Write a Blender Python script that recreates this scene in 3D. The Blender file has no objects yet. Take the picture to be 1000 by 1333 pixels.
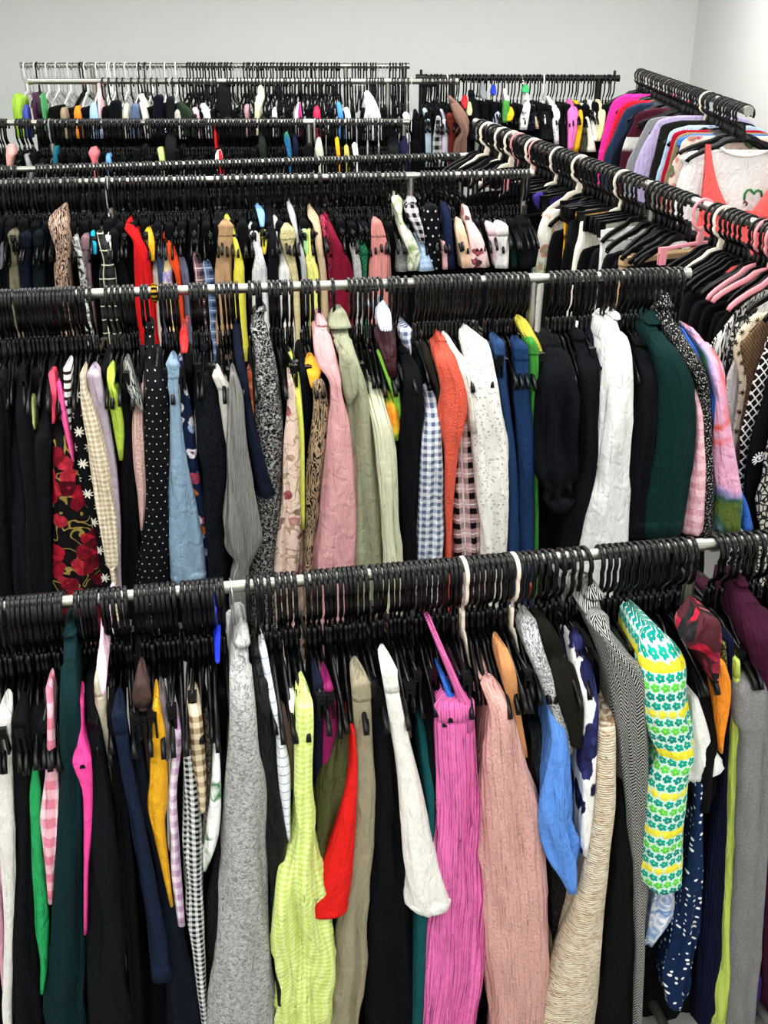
import bpy, math, random
from mathutils import Vector, Matrix, noise
random.seed(11)
C = bpy.context.scene.collection
R = math.radians
# ------------------------------------------------------------------ camera
H, PITCH, FPX = 2.30, R(24.9), 1350.0
CP, SP = math.cos(PITCH), math.sin(PITCH)
cd = bpy.data.cameras.new('camera'); cam = bpy.data.objects.new('camera', cd); C.objects.link(cam)
cam.location = (0, 0, H); cam.rotation_euler = (R(90) - PITCH, 0, 0)
cd.sensor_fit = 'VERTICAL'; cd.sensor_height = 24.0; cd.lens = FPX * 24.0 / 1333.0
cd.clip_start = 0.02; cd.clip_end = 60
bpy.context.scene.camera = cam
O = Vector((0, 0, H))

def ray(x, y):
    u = (x - 500.0) / FPX; v = (y - 666.5) / FPX
    return Vector((u, CP - v * SP, -SP - v * CP))
def at_h(x, y, h):
    d = ray(x, y); return O + d * (-h / d.z)
def at_Y(x, y, Y):
    d = ray(x, y); return O + d * (Y / d.y)

class Rail:
    """A straight hanging tube: direction, the horizontal normal pointing to the side the photographer stands on."""
    def __init__(s, a, b, pa, pb, r=0.0125):
        s.a, s.b, s.pa, s.pb, s.r = a, b, pa, pb, r
        s.L = (b - a).length
        s.d = (b - a).normalized()
        dh = Vector((s.d.x, s.d.y, 0)); s.hl = dh.length; s.dh = dh.normalized()
        n = Vector((-s.dh.y, s.dh.x, 0))
        if n.dot(O - a) < 0: n = -n
        s.n = n
    def hit(s, x, y, dep):
        """(along, z) where the view through x, y meets the vertical sheet DEP in front of the tube"""
        d = ray(x, y); k = (dep - (O - s.a).dot(s.n)) / d.dot(s.n)
        p = O + d * k
        return (p - s.a).dot(s.dh), p.z
    def on(s, x):
        f = (x - s.pa[0]) / (s.pb[0] - s.pa[0])
        return s.hit(x, s.pa[1] + f * (s.pb[1] - s.pa[1]), 0.0)[0]
    def z(s, al): return s.a.z + s.d.z / s.hl * al
    def pt(s, al, t=0.0, z=0.0):
        p = s.a + s.dh * al + s.n * t; p.z = z; return p
    def cross(s, x, y, al):
        """(toward the viewer, z) on the upright sheet square to the tube at ALONG"""
        d = ray(x, y); q = s.a + s.dh * al
        k = (q - O).dot(s.dh) / d.dot(s.dh)
        p = O + d * k
        return (p - q).dot(s.n), p.z
    def solve_along(s, x, y, t):
        return s.hit(x, y, t)[0]

def rail_h(p, q, h, r=0.0125): return Rail(at_h(*p, h), at_h(*q, h), p, q, r)
def rail_Y(p, Yp, q, Yq, r=0.0125): return Rail(at_Y(*p, Yp), at_Y(*q, Yq), p, q, r)
RAILS = {
 'R1': rail_h((-60, 796), (1060, 696), 1.00, .0125),
 'R2': rail_h((-60, 388), (893, 356), .607, .0125),
 'R3': rail_h((-60, 240), (690, 226), .50, .0125),
 'R4': rail_h((-60, 223), (606, 203), .53, .0125),
 'R5': rail_h((-60, 160), (530, 159), .405, .0135),
 'R6': rail_h((40, 106), (594, 106), .255, .015),
 'R7': rail_h((29, 85), (531, 86), .20, .015),
 'A': rail_Y((621, 160), 4.95, (1045, 313), 3.1, .016),
 'B': rail_Y((832, 93), 7.0, (974, 144), 4.3, .016),
 'C': rail_Y((544, 101), 6.85, (804, 102), 6.95, .017),
}
_A = RAILS['A']; _A.b = _A.b + _A.d * .75; _A.L += .75      # runs on past the frame's edge
# ------------------------------------------------------------------ materials
def lin(h):
    h = h.lstrip('#'); c = [int(h[i:i + 2], 16) / 255 for i in (0, 2, 4)]
    c = [(v / 12.92 if v <= .04045 else ((v + .055) / 1.055) ** 2.4) for v in c]
    L = .2126 * c[0] + .7152 * c[1] + .0722 * c[2]
    k = TONE_CURVE(L)
    return tuple(min(v * k, .88) for v in c) + (1.0,)
def TONE_CURVE(L):  # tonal contrast put into the base colours: darks darker, lights lighter
    pts = [(0, .5), (.03, .6), (.1, .85), (.2, 1.0), (.4, 1.12), (.7, 1.12), (1, 1.0)]
    for (a, p), (b, q) in zip(pts, pts[1:]):
        if L <= b: return p + (q - p) * (L - a) / (b - a)
    return 1.0

class N:
    def __init__(s, name):
        s.mat = bpy.data.materials.new(name); s.mat.use_nodes = True
        s.t = s.mat.node_tree; s.t.nodes.clear()
        s.out = s.add('ShaderNodeOutputMaterial'); s.b = s.add('ShaderNodeBsdfPrincipled')
        s.t.links.new(s.b.outputs[0], s.out.inputs[0])
    def add(s, k): return s.t.nodes.new(k)
    def put(s, sock, v):
        if v is None: return
        if hasattr(v, 'is_output'): s.t.links.new(v, sock)
        elif isinstance(v, str): sock.default_value = lin(v)
        else: sock.default_value = v
    def m(s, op, a, b=None, c=None):
        n = s.add('ShaderNodeMath'); n.operation = op
        for i, v in enumerate((a, b, c)): s.put(n.inputs[i], v)
        return n.outputs[0]
    def mix(s, f, a, b):
        n = s.add('ShaderNodeMix'); n.data_type = 'RGBA'
        s.put(n.inputs[0], f); s.put(n.inputs[6], a); s.put(n.inputs[7], b); return n.outputs[2]
    def uv(s):
        if not hasattr(s, '_uv'):
            n = s.add('ShaderNodeTexCoord'); s._uv = n.outputs['UV']; s._obj = n.outputs['Object']
            q = s.add('ShaderNodeSeparateXYZ'); s.put(q.inputs[0], s._uv); s.u, s.v = q.outputs[0], q.outputs[1]
        return s._uv
    def map(s, sc, rot=0.0, loc=(0, 0, 0)):
        n = s.add('ShaderNodeMapping'); s.put(n.inputs[0], s.uv()); n.inputs[3].default_value = (*sc, 1.0)
        n.inputs[2].default_value = (0, 0, rot); n.inputs[1].default_value = loc; return n.outputs[0]
    def noise(s, vec, scale=1.0, detail=3.0, rough=.55, col=False, dist=0.0):
        n = s.add('ShaderNodeTexNoise'); s.put(n.inputs['Vector'], vec); n.inputs['Scale'].default_value = scale
        n.inputs['Detail'].default_value = detail; n.inputs['Roughness'].default_value = rough; n.inputs['Distortion'].default_value = dist
        return n.outputs[1 if col else 0]
    def vor(s, vec, scale=1.0, feat='F1', rnd=1.0):
        n = s.add('ShaderNodeTexVoronoi'); n.feature = feat; s.put(n.inputs['Vector'], vec)
        n.inputs['Scale'].default_value = scale; n.inputs['Randomness'].default_value = rnd; return n.outputs
    def ramp(s, f, stops, mode='LINEAR'):
        n = s.add('ShaderNodeValToRGB'); s.put(n.inputs[0], f); e = n.color_ramp.elements; n.color_ramp.interpolation = mode
        while len(e) < len(stops): e.new(0.5)
        for q, (p, c) in zip(e, stops): q.position = p; q.color = lin(c)
        return n.outputs[0]
    def step(s, v, a, b):
        n = s.add('ShaderNodeMapRange'); n.interpolation_type = 'SMOOTHSTEP'; s.put(n.inputs[0], v)
        n.inputs[1].default_value = a; n.inputs[2].default_value = b; return n.outputs[0]
    def fr(s, v, p, off=0.0): return s.m('FRACT', s.m('MULTIPLY_ADD', v, 1.0 / p, off + 50.0))
    def cell(s, p, q=None, stag=0.5):
        """a staggered grid of P x Q cells: local x, y (-.5 .. .5) and the row number"""
        s.uv(); q = q or p
        yv = s.m('MULTIPLY_ADD', s.v, 1.0 / q, 50.0); row = s.m('FLOOR', yv)
        xv = s.m('MULTIPLY_ADD', row, stag, s.m('MULTIPLY_ADD', s.u, 1.0 / p, 50.0))
        col = s.m('FLOOR', xv)
        return s.m('SUBTRACT', s.m('FRACT', xv), .5), s.m('SUBTRACT', s.m('FRACT', yv), .5), row, col
    def bump(s, hgt, dist, nrm=None, st=1.0):
        n = s.add('ShaderNodeBump'); n.inputs['Strength'].default_value = st; n.inputs['Distance'].default_value = dist
        s.put(n.inputs['Height'], hgt)
        if nrm is not None: s.put(n.inputs['Normal'], nrm)
        return n.outputs[0]
    def done(s, col, rough=.85, fold=.006, extra=None, sheen=.15, spec=.25, tint=.12):
        s.uv()
        n1 = s.noise(s.map((38, 5.5)), 1.0, 4.0, .55, dist=.6)
        nrm = s.bump(n1, fold * 2.4)
        n2 = s.m('ABSOLUTE', s.m('SUBTRACT', s.noise(s.map((26, 17), .5), 1.0, 2.0, .5, dist=.8), .5))
        nrm = s.bump(n2, fold * 1.5, nrm)
        wv = s.noise(s.map((700, 700)), 1.0, 1.0)
        nrm = s.bump(wv, .0008, nrm)
        if extra is not None: nrm = s.bump(extra[0], extra[1], nrm)
        s.put(s.b.inputs['Normal'], nrm)
        if tint:
            k = s.step(s.noise(s.map((240, 240)), 1.0, 2.0), .3, .7)
            hv = s.add('ShaderNodeHueSaturation'); s.put(hv.inputs['Color'], col)
            s.put(hv.inputs['Value'], s.m('MULTIPLY_ADD', k, tint, 1.0 - tint / 2)); col = hv.outputs[0]
        s.put(s.b.inputs['Base Color'], col); s.b.inputs['Roughness'].default_value = rough
        s.b.inputs['Specular IOR Level'].default_value = spec * .45
        s.b.inputs['Sheen Weight'].default_value = sheen * .35; s.b.inputs['Sheen Roughness'].default_value = .6
        s.put(s.b.inputs['Sheen Tint'], col)
        return s.mat

CACHE = {}
def fabric(kind, *a):
    key = (kind,) + a
    if key not in CACHE: CACHE[key] = FAB[kind](N('fabric_' + kind), *a)
    return CACHE[key]
def f_plain(n, c): return n.done(c)
def f_satin(n, c): return n.done(c, .42, .008, sheen=.05, spec=.5)
def f_rib(n, c, p=.007, d=.003):
    n.uv(); h = n.m('SINE', n.m('MULTIPLY', n.u, 2 * math.pi / p)); return n.done(c, .9, .004, (h, d * .5))
def f_fuzz(n, c, p=.012):
    n.uv(); w = n.noise(n.map((60, 25)), 1.0, 3.0)
    h = n.m('ADD', n.m('SINE', n.m('MULTIPLY_ADD', n.u, 2 * math.pi / p, n.m('MULTIPLY', w, 1.6))), n.m('MULTIPLY', n.noise(n.map((260, 160)), 1.0, 4.0), 3.0))
    return n.done(c, 1.0, .004, (h, .0022), .45, tint=.2)
def f_boucle(n, a, b, sc=150., th=.5, d=.006):
    f = n.noise(n.map((sc, sc)), 1.0, 3.0, .6, dist=1.2)
    return n.done(n.mix(n.step(f, th - .13, th + .13), a, b), .95, .004, (f, d), .3)
def f_speck(n, a, b, sc=200., th=.6):
    f = n.vor(n.map((sc, sc * .8)))[0]
    return n.done(n.mix(n.step(f, th - .08, th + .08), b, a), .8, .005, (f, -.002))
def f_tweed(n, a, b, p=.011, q=.004):
    n.uv(); z = n.m('ABSOLUTE', n.m('SUBTRACT', n.fr(n.u, p), .5))
    k = n.m('FRACT', n.m('MULTIPLY_ADD', n.v, 1.0 / q, n.m('MULTIPLY_ADD', z, 4.0, 90.0)))
    w = n.noise(n.map((330, 330)), 1.0, 2.0)
    return n.done(n.mix(n.step(n.m('ADD', k, n.m('MULTIPLY_ADD', w, .8, -.4)), .42, .6), a, b), .95, .004, (k, .001))
def f_denim(n, c, c2):
    f = n.noise(n.map((420, 90), R(20)), 1.0, 3.0); g = n.noise(n.map((14, 5)), 1.0, 3.0)
    return n.done(n.mix(n.m('MULTIPLY_ADD', f, .6, n.m('MULTIPLY', g, .4)), c, c2), .85, .006)
def f_gingham(n, a, b, p=.012, rot=0.0):
    q = n.add('ShaderNodeSeparateXYZ'); n.put(q.inputs[0], n.map((1, 1), rot))
    x = n.step(n.m('PINGPONG', n.m('ADD', q.outputs[0], 9.0), p), p * .44, p * .56); y = n.step(n.m('PINGPONG', n.m('ADD', q.outputs[1], 9.0), p), p * .44, p * .56)
    return n.done(n.mix(n.m('MULTIPLY', n.m('ADD', x, y), .5), a, b), .8, .007)
def f_plaid(n, a, b, c, p=.05):
    n.uv()
    def band(v, lo, hi): return n.m('MULTIPLY', n.m('GREATER_THAN', v, lo), n.m('LESS_THAN', v, hi))
    fu, fv = n.fr(n.u, p), n.fr(n.v, p)
    g = n.m('MULTIPLY', n.m('ADD', band(fu, .1, .5), band(fv, .1, .5)), .5)
    l = n.m('MAXIMUM', band(fu, .72, .8), band(fv, .72, .8))
    return n.done(n.mix(l, n.mix(g, a, b), c), .85, .006)
def f_stripe(n, a, b, p=.008, duty=.5, horiz=0):
    n.uv(); f = n.fr(n.v if horiz else n.u, p)
    return n.done(n.mix(n.step(f, duty - .05, duty + .05), a, b), .8, .007)
def f_dots(n, a, b, p=.016, r=.14, rnd=0.0):
    x, y, row, col = n.cell(p)
    if rnd:
        v = n.vor(n.map((1 / p, 1 / p)), 1.0, 'F1', rnd); k = n.step(v[0], r, r + .05); return n.done(n.mix(k, b, a), .75)
    k = n.step(n.m('SQRT', n.m('ADD', n.m('POWER', x, 2.0), n.m('POWER', y, 2.0))), r, r + .06)
    return n.done(n.mix(k, b, a), .8)
def f_floral(n, base, cols, sc=30., th=.36, leaf=None, stretch=1.0):
    w = n.noise(n.map((sc * 1.4, sc * 1.4 * stretch)), 1.0, 3.0, col=True)
    ad = n.add('ShaderNodeVectorMath'); ad.operation = 'MULTIPLY_ADD'; n.put(ad.inputs[0], w); ad.inputs[1].default_value = (.5, .5, 0); n.put(ad.inputs[2], n.map((sc, sc * stretch)))
    v = n.vor(ad.outputs[0]); q = n.add('ShaderNodeSeparateColor'); n.put(q.inputs[0], v[1])
    st = [(i / len(cols), c) for i, c in enumerate(cols)]
    pet = n.ramp(n.m('FRACT', n.m('ADD', q.outputs[0], n.m('MULTIPLY', n.step(v[0], .05, .2), .37))), st, 'CONSTANT')
    keep = n.m('GREATER_THAN', q.outputs[1], .35)
    k = n.m('MULTIPLY', n.m('SUBTRACT', 1.0, n.step(v[0], th - .03, th + .03)), keep)
    fine = n.vor(n.map((sc * 2.6, sc * 2.6 * stretch)))
    hq = n.add('ShaderNodeHueSaturation'); n.put(hq.inputs['Color'], pet); n.put(hq.inputs['Value'], n.m('MULTIPLY_ADD', n.step(fine[0], .1, .75), -.55, 1.15)); pet = hq.outputs[0]
    col = base
    if leaf:
        e = n.noise(n.map((sc * .7, sc * .7 * stretch), 0.6, (3, 1, 0)), 1.0, 1.0, dist=1.0)
        k2 = n.m('LESS_THAN', n.m('ABSOLUTE', n.m('SUBTRACT', e, .5)), .022); col = n.mix(k2, base, leaf)
    return n.done(n.mix(k, col, pet), .7)
def f_star(n, a, b, p=.05):
    x, y, row, col = n.cell(p, p * .9)
    th = n.m('ARCTAN2', y, x); r = n.m('SQRT', n.m('ADD', n.m('POWER', x, 2.0), n.m('POWER', y, 2.0)))
    lim = n.m('MULTIPLY_ADD', n.m('PINGPONG', n.m('ADD', th, 10.0), math.pi / 8), -.7, .36)
    return n.done(n.mix(n.m('LESS_THAN', r, lim), a, b), .8)
def f_daisy(n, base, p=.021):
    x, y, row, col = n.cell(p, p)
    th = n.m('ARCTAN2', y, x); r = n.m('SQRT', n.m('ADD', n.m('POWER', x, 2.0), n.m('POWER', y, 2.0)))
    lim = n.m('MULTIPLY_ADD', n.m('ABSOLUTE', n.m('SINE', n.m('MULTIPLY', th, 2.5))), .16, .33)
    k = n.m('LESS_THAN', r, lim); rid = n.m('FRACT', n.m('MULTIPLY_ADD', row, .2, .01))
    c = n.ramp(rid, [(0, '#0fa08c'), (.19, '#0a8f86'), (.39, '#5cc94a'), (.59, '#0fa08c'), (.79, '#e8dd3a')], 'CONSTANT')
    c = n.mix(n.m('LESS_THAN', r, .07), c, '#e9e27a')
    b2 = n.mix(n.m('MULTIPLY', n.m('GREATER_THAN', rid, .78), n.step(n.noise(n.map((14, 14)), 1.0, 2.0), .4, .5)), base, '#e3d32f')
    return n.done(n.mix(k, b2, c), .9, .005, (n.m('SUBTRACT', .5, r), .004))
def f_lace(n, a, b, p=.009):  # uncut holes: the shade inside them is painted in the second colour
    v = n.vor(n.map((1 / p, 1 / p)), 1.0, 'F1', .8); f = n.step(v[0], .22, .34)
    g = n.noise(n.map((60, 60)), 1.0, 3.0)
    return n.done(n.mix(n.m('MAXIMUM', f, n.m('LESS_THAN', g, .46)), b, a), .9, .004, (f, .002))
def f_zebra(n, a, b, sc=26., rot=.7, th=.5):
    f = n.noise(n.map((sc * 3, sc * .55), rot), 1.0, 1.5, .5, dist=1.6)
    return n.done(n.mix(n.step(n.fr(f, .16), th - .06, th + .06), a, b), .6)
def f_space(n, a, b, c):
    f = n.noise(n.map((10, 120)), 1.0, 2.5, .7); g = n.noise(n.map((9, 40)), 1.0, 2.0)
    col = n.ramp(n.m('ADD', f, n.m('MULTIPLY_ADD', g, .7, -.35)), [(.36, a), (.41, b), (.45, c), (.51, a), (.545, b), (.58, c), (.66, a)])
    n.uv(); return n.done(col, .95, .004, (n.m('SINE', n.m('MULTIPLY', n.v, 2 * math.pi / .006)), .0012))
def f_water(n, cols, sc=9.):
    f = n.noise(n.map((sc, sc)), 1.0, 2.0, .5, dist=.8)
    k = len(cols); return n.done(n.ramp(f, [(.28 + .44 * i / (k - 1), c) for i, c in enumerate(cols)]), .5, .008, sheen=.05, spec=.4)
def f_snake(n, a, b, p=.02):
    v = n.vor(n.map((1 / p, 1 / p)), 1.0, 'DISTANCE_TO_EDGE'); return n.done(n.mix(n.step(v[0], .08, .16), b, a), .7)
def f_net(n, a, b, p=.02):
    return f_gingham2(n, a, b, p)
def f_gingham2(n, a, b, p):
    q = n.add('ShaderNodeSeparateXYZ'); n.put(q.inputs[0], n.map((1, 1), R(45)))
    x = n.m('LESS_THAN', n.fr(q.outputs[0], p), .2); y = n.m('LESS_THAN', n.fr(q.outputs[1], p), .2)
    return n.done(n.mix(n.m('MAXIMUM', x, y), a, b), .9)
def f_glit(n, a, b, sc=300.):
    f = n.noise(n.map((sc, sc * .6)), 1.0, 1.0); m = n.done(n.mix(n.step(f, .58, .64), a, b), .5, .005, (f, .002)); return m
FAB = {k[2:]: v for k, v in list(globals().items()) if k.startswith('f_')}

def plastic(name, c, rough=.33, metal=0.0, spec=.4):
    n = N(name); n.uv()
    f = n.noise(n._obj, 90.0, 2.0)
    n.put(n.b.inputs['Base Color'], n.mix(n.m('MULTIPLY', f, .5), c, c if metal else c))
    n.put(n.b.inputs['Roughness'], n.m('MULTIPLY_ADD', f, .2, rough - .1)); n.b.inputs['Metallic'].default_value = metal
    n.b.inputs['Specular IOR Level'].default_value = .5 if metal else spec; return n.mat
BLACK = plastic('black_plastic', '#060709', .30, 0.0, .24)
PINK = plastic('rose_plastic', '#d98a92', .4)
CREAM = plastic('cream_plastic', '#e2d6c4', .4)
WHITE = plastic('white_plastic', '#e6e6e2', .4)
GREY = plastic('grey_plastic', '#8b8d8e', .4)
CHROME = plastic('brushed_steel', '#a3a29a', .38, 1.0)
DARKMETAL = plastic('dark_steel', '#2b2826', .45, .6)
WIRE = plastic('galvanised_wire', '#a6a6a4', .35, 1.0)

# ------------------------------------------------------------------ mesh helpers
def mesh_obj(name, verts, faces, mat, parent=None, uvs=None, smooth=True):
    me = bpy.data.meshes.new(name); me.from_pydata([tuple(v) for v in verts], [], faces)
    if smooth: me.polygons.foreach_set('use_smooth', [True] * len(me.polygons))
    if uvs:
        l = me.uv_layers.new(name='UVMap'); l.data.foreach_set('uv', [c for f in uvs for p in f for c in p])
    for m in (mat if isinstance(mat, (list, tuple)) else [mat]): me.materials.append(m)
    o = bpy.data.objects.new(name, me); C.objects.link(o)
    if parent: o.parent = parent
    return o
def tag(o, label=None, cat=None, group=None, kind=None):
    if label: o['label'] = label
    if cat: o['category'] = cat
    if group: o['group'] = group
    if kind: o['kind'] = kind
    return o
def empty(name, loc=(0, 0, 0)):
    o = bpy.data.objects.new(name, None); o.empty_display_size = .05; C.objects.link(o); o.location = loc; return o

class MB:
    def __init__(s): s.v, s.f, s.mi = [], [], []
    def sweep(s, pts, w, t, sides=8, mi=0, tip=True):
        """a rounded bar of in-plane width W and thickness T along PTS (x, z) with an optional y"""
        pts = [Vector((p[0], p[2] if len(p) > 2 else 0.0, p[1])) for p in pts]
        n = len(pts); b = len(s.v)
        for i, p in enumerate(pts):
            d = (pts[min(i + 1, n - 1)] - pts[max(i - 1, 0)]).normalized()
            nx = Vector((-d.z, 0, d.x)).normalized(); ww = w(i / (n - 1)) if callable(w) else w
            tt = t(i / (n - 1)) if callable(t) else t
            for k in range(sides):
                a = 2 * math.pi * (k + .5) / sides; ca, sa = math.cos(a), math.sin(a)
                if sides > 4: ca = math.copysign(abs(ca) ** .6, ca); sa = math.copysign(abs(sa) ** .6, sa)
                else: ca *= 1.3; sa *= 1.3
                s.v.append(p + nx * (ww * .5 * ca) + Vector((0, tt * .5 * sa, 0)))
        for i in range(n - 1):
            for k in range(sides):
                k2 = (k + 1) % sides
                s.f.append((b + i * sides + k, b + i * sides + k2, b + (i + 1) * sides + k2, b + (i + 1) * sides + k)); s.mi.append(mi)
        s.f.append(tuple(b + k for k in reversed(range(sides)))); s.f.append(tuple(b + (n - 1) * sides + k for k in range(sides))); s.mi += [mi, mi]
    def tube(s, a, b2, r, seg=16, mi=0, r2=None):
        a, b2 = Vector(a), Vector(b2); d = (b2 - a).normalized(); x = d.orthogonal().normalized(); y = d.cross(x); b = len(s.v)
        for p, rr in ((a, r), (b2, r2 or r)):
            for k in range(seg):
                q = 2 * math.pi * k / seg; s.v.append(p + x * (rr * math.cos(q)) + y * (rr * math.sin(q)))
        for k in range(seg): s.f.append((b + k, b + (k + 1) % seg, b + seg + (k + 1) % seg, b + seg + k)); s.mi.append(mi)
        s.f.append(tuple(b + k for k in reversed(range(seg)))); s.f.append(tuple(b + seg + k for k in range(seg))); s.mi += [mi, mi]
    def box(s, c, d, mi=0, taper=1.0):
        b = len(s.v); cx, cy, cz = c; dx, dy, dz = (q / 2 for q in d)
        for z, k in ((-dz, taper), (dz, 1.0)):
            for x, y in ((-dx, -dy), (dx, -dy), (dx, dy), (-dx, dy)): s.v.append(Vector((cx + x * k, cy + y * k, cz + z)))
        for q in ((3, 2, 1, 0), (4, 5, 6, 7), (0, 1, 5, 4), (1, 2, 6, 5), (2, 3, 7, 6), (3, 0, 4, 7)): s.f.append(tuple(b + k for k in q)); s.mi.append(mi)
    def mesh(s, name, mats, smooth=True):
        me = bpy.data.meshes.new(name); me.from_pydata([tuple(v) for v in s.v], [], s.f)
        if smooth: me.polygons.foreach_set('use_smooth', [True] * len(me.polygons))
        for m in (mats if isinstance(mats, (list, tuple)) else [mats]): me.materials.append(m)
        me.polygons.foreach_set('material_index', s.mi); me.update(); return me
    def add(s, o, M):
        b = len(s.v); s.v += [M @ v for v in o.v]; s.f += [tuple(b + k for k in f) for f in o.f]; s.mi += o.mi
    def obj(s, name, mats, parent=None, smooth=True):
        o = bpy.data.objects.new(name, s.mesh(name, mats, smooth)); C.objects.link(o)
        if parent: o.parent = parent
        return o
def sharp(o, ang=35):
    try:
        o.data.set_sharp_from_angle(angle=R(ang))
    except Exception: pass
    return o
# ------------------------------------------------------------------ hangers
# local frame of a hanger: -x points to the viewer's side of the rail, y runs along the rail, z up, origin on the tube's axis
def hook_path(rr, big=1.0, n=18, short=False):
    ri = rr + .0165 * big; p = []
    cz = rr - ri + .002                     # the ring hangs from the top of the tube
    for i in range(n):
        a = R(-25) + (R(215) - R(-25)) * i / (n - 1)
        k = 1.0 + .25 * max(0.0, math.sin(a - R(120))) 
        p.append((math.cos(a) * ri * 1.05, cz + math.sin(a) * ri))
    x0, z0 = p[-1]
    if short:
        p += [(-ri * .98, cz - ri * .8), (-ri * .8, cz - ri * 1.15), (-ri * .45, cz - ri * 1.4), (-ri * .12, cz - ri * 1.6), (0, cz - ri * 1.8)]
        return p, cz - ri * 1.8
    p += [(-ri * 1.0, cz - ri * 1.2), (-ri * .9, cz - ri * 1.8), (-ri * .55, cz - ri * 2.25), (-ri * .18, cz - ri * 2.55), (0, cz - ri * 2.8)]
    return p, cz - ri * 2.8
def hanger_bits(kind, rr, sides=8, big=1.0, wire=False, half=.205, n=18, short=False):
    """the shapes of one hanger: hook, bar and its two clips"""
    hk, bar, clips = MB(), MB(), []
    p, zb = hook_path(rr, big, n, short)
    if wire:
        hk.sweep(p + [(0, zb - .05)], .0026, .0026, sides)
        z1 = zb - .05
        bar.sweep([(0, z1), (-.07, z1 - .03), (-half, z1 - .085), (-half + .005, z1 - .095), (half - .005, z1 - .095), (half, z1 - .085), (.07, z1 - .03), (0, z1)], .003, .003, sides)
        return hk, bar, clips
    hk.sweep(p + [(0, zb - .02)], lambda u: .0095 if u < .93 else .0065, lambda u: .0092 if u < .93 else .0058, sides)
    z1 = zb - .012
    # thick stem under the hook
    if short: z1 += .032
    bar.sweep([(0, z1), (0, z1 - .012), (0, z1 - .024), (0, z1 - .030), (0, z1 - .036), (0, z1 - .056), (0, z1 - .064)], lambda u: (.019 if not .45 < u < .75 else .023) + .01 * u, lambda u: .0105 if not .45 < u < .75 else .0122, sides)
    if kind == 'clip':
        zz = z1 - .056
        bar.sweep([(-half * .8, zz - .012), (-half * .78, zz - .008), (-.05, zz), (0, zz + .002), (.05, zz), (half * .78, zz - .008), (half * .8, zz - .012)], .014, .0075, sides)
        for sx in (-1, 1):
            c = MB(); x = sx * half * .76
            c.box((x, 0, zz - .012), (.026, .017, .022), taper=.92)
            c.box((x, .0055, zz - .040), (.026, .005, .036), taper=.9); c.box((x, -.0055, zz - .040), (.026, .005, .036), taper=.9)
            c.tube((x - .014, 0, zz - .018), (x + .014, 0, zz - .018), .0045, 8)
            clips.append(c)
    else:
        zz = z1 - .052
        for sx in (-1, 1):
            k = sx * half / .205
            bar.sweep([(0, zz), (k * .03, zz - .001), (k * .06, zz - .006), (k * .085, zz - .022), (k * .13, zz - .038), (k * .175, zz - .058), (k * .197, zz - .072), (k * .205, zz - .083)],
                      lambda u: .024 - .008 * u, lambda u: .0078 + .003 * u, sides)
    return hk, bar, clips
HANG_MESH = {}
def hanger_meshes(kind, rr, mat, big, half, wire=False, short=False):
    key = (kind, rr, mat.name, big, half, wire, short)
    if key not in HANG_MESH:
        hk, bar, clips = hanger_bits(kind, rr, 8, big, wire, half, 18, short)
        cm = [c.mesh('clip', mat, False) for c in clips]
        HANG_MESH[key] = (hk.mesh('hook', mat), bar.mesh('hanger_bar', mat), cm)
    if mat is WHITE and not wire and key not in HANG_MESH.get('w', ()):
        h2, b2, c2 = hanger_bits(kind, rr, 8, big, True, half); HANG_MESH[key] = (h2.mesh('hook', WIRE),) + HANG_MESH[key][1:]; HANG_MESH.setdefault('w', []).append(key)
    return HANG_MESH[key]
def new_part(name, me, parent):
    o = bpy.data.objects.new(name, me); C.objects.link(o); o.parent = parent; return o
def hanger_matrix(rl, al, yaw=0.0, tilt=0.0, swing=0.0):
    x = -rl.n; y = rl.dh; 
    if x.cross(y).z < 0: y = -y
    M = Matrix((x, y, Vector((0, 0, 1)))).transposed().to_4x4()
    M = M @ Matrix.Rotation(yaw, 4, 'Z') @ Matrix.Rotation(tilt, 4, 'X') @ Matrix.Rotation(swing, 4, 'Y')
    M.translation = rl.pt(al, 0, rl.z(al)); return M
HANGERS = []     # dicts: rail, along, kind, mat ...
class Hang: pass
def plan_hangers(rail, xs, **k):
    rl = RAILS[rail]
    for x in xs:
        h = Hang(); h.rail = rail; h.x = x; h.al = rl.on(x); h.kind = k.get('kind') or random.choice(('clip', 'arm', 'arm')); h.mat = k.get('mat', BLACK)
        h.big = k.get('big', 1.0); h.half = k.get('half', .205); h.wire = k.get('wire', False); h.g = None; h.colour = k.get('colour', 'black'); h.tagged = False
        h.fixed = 'kind' in k
        HANGERS.append(h)
def runs(*segs):
    out = []
    for a, b, n in segs: out += [a + (b - a) * i / max(n - 1, 1) for i in range(n)]
    return out

plan_hangers('R1', [-28, -20, -12, -5, 3, 12, 18, 26, 32, 38, 43, 48, 54, 60, 67, 74, 80, 100, 107, 114, 120, 126, 134, 141, 148, 155, 163, 178, 185, 192, 198.5, 205, 212, 219, 226,
   238, 245, 252, 258, 264, 270, 276, 282, 288.5, 323, 332, 340, 349, 360, 368, 375, 383, 398, 407, 414, 421, 428, 435, 442, 448, 454, 460, 467, 474, 485,
   493, 500, 507, 514, 521, 528, 535, 542, 549, 556, 563, 570, 577, 584, 591, 597, 610, 617, 624, 631, 638, 645, 652, 659, 663, 676, 684, 692, 701, 710, 719, 731, 742, 752, 762,
   781, 789, 797, 805, 813, 821, 830, 838, 846, 854, 863, 872, 881, 890, 901, 931, 940, 949, 958, 968, 977, 988, 998, 1008, 1018, 1027])
plan_hangers('R1', [300.5], kind='arm', mat=WHITE, colour='white', wire=False, half=.13)
plan_hangers('R1', [603.5, 669.5], kind='arm', mat=CREAM, colour='cream', half=.10)
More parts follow.
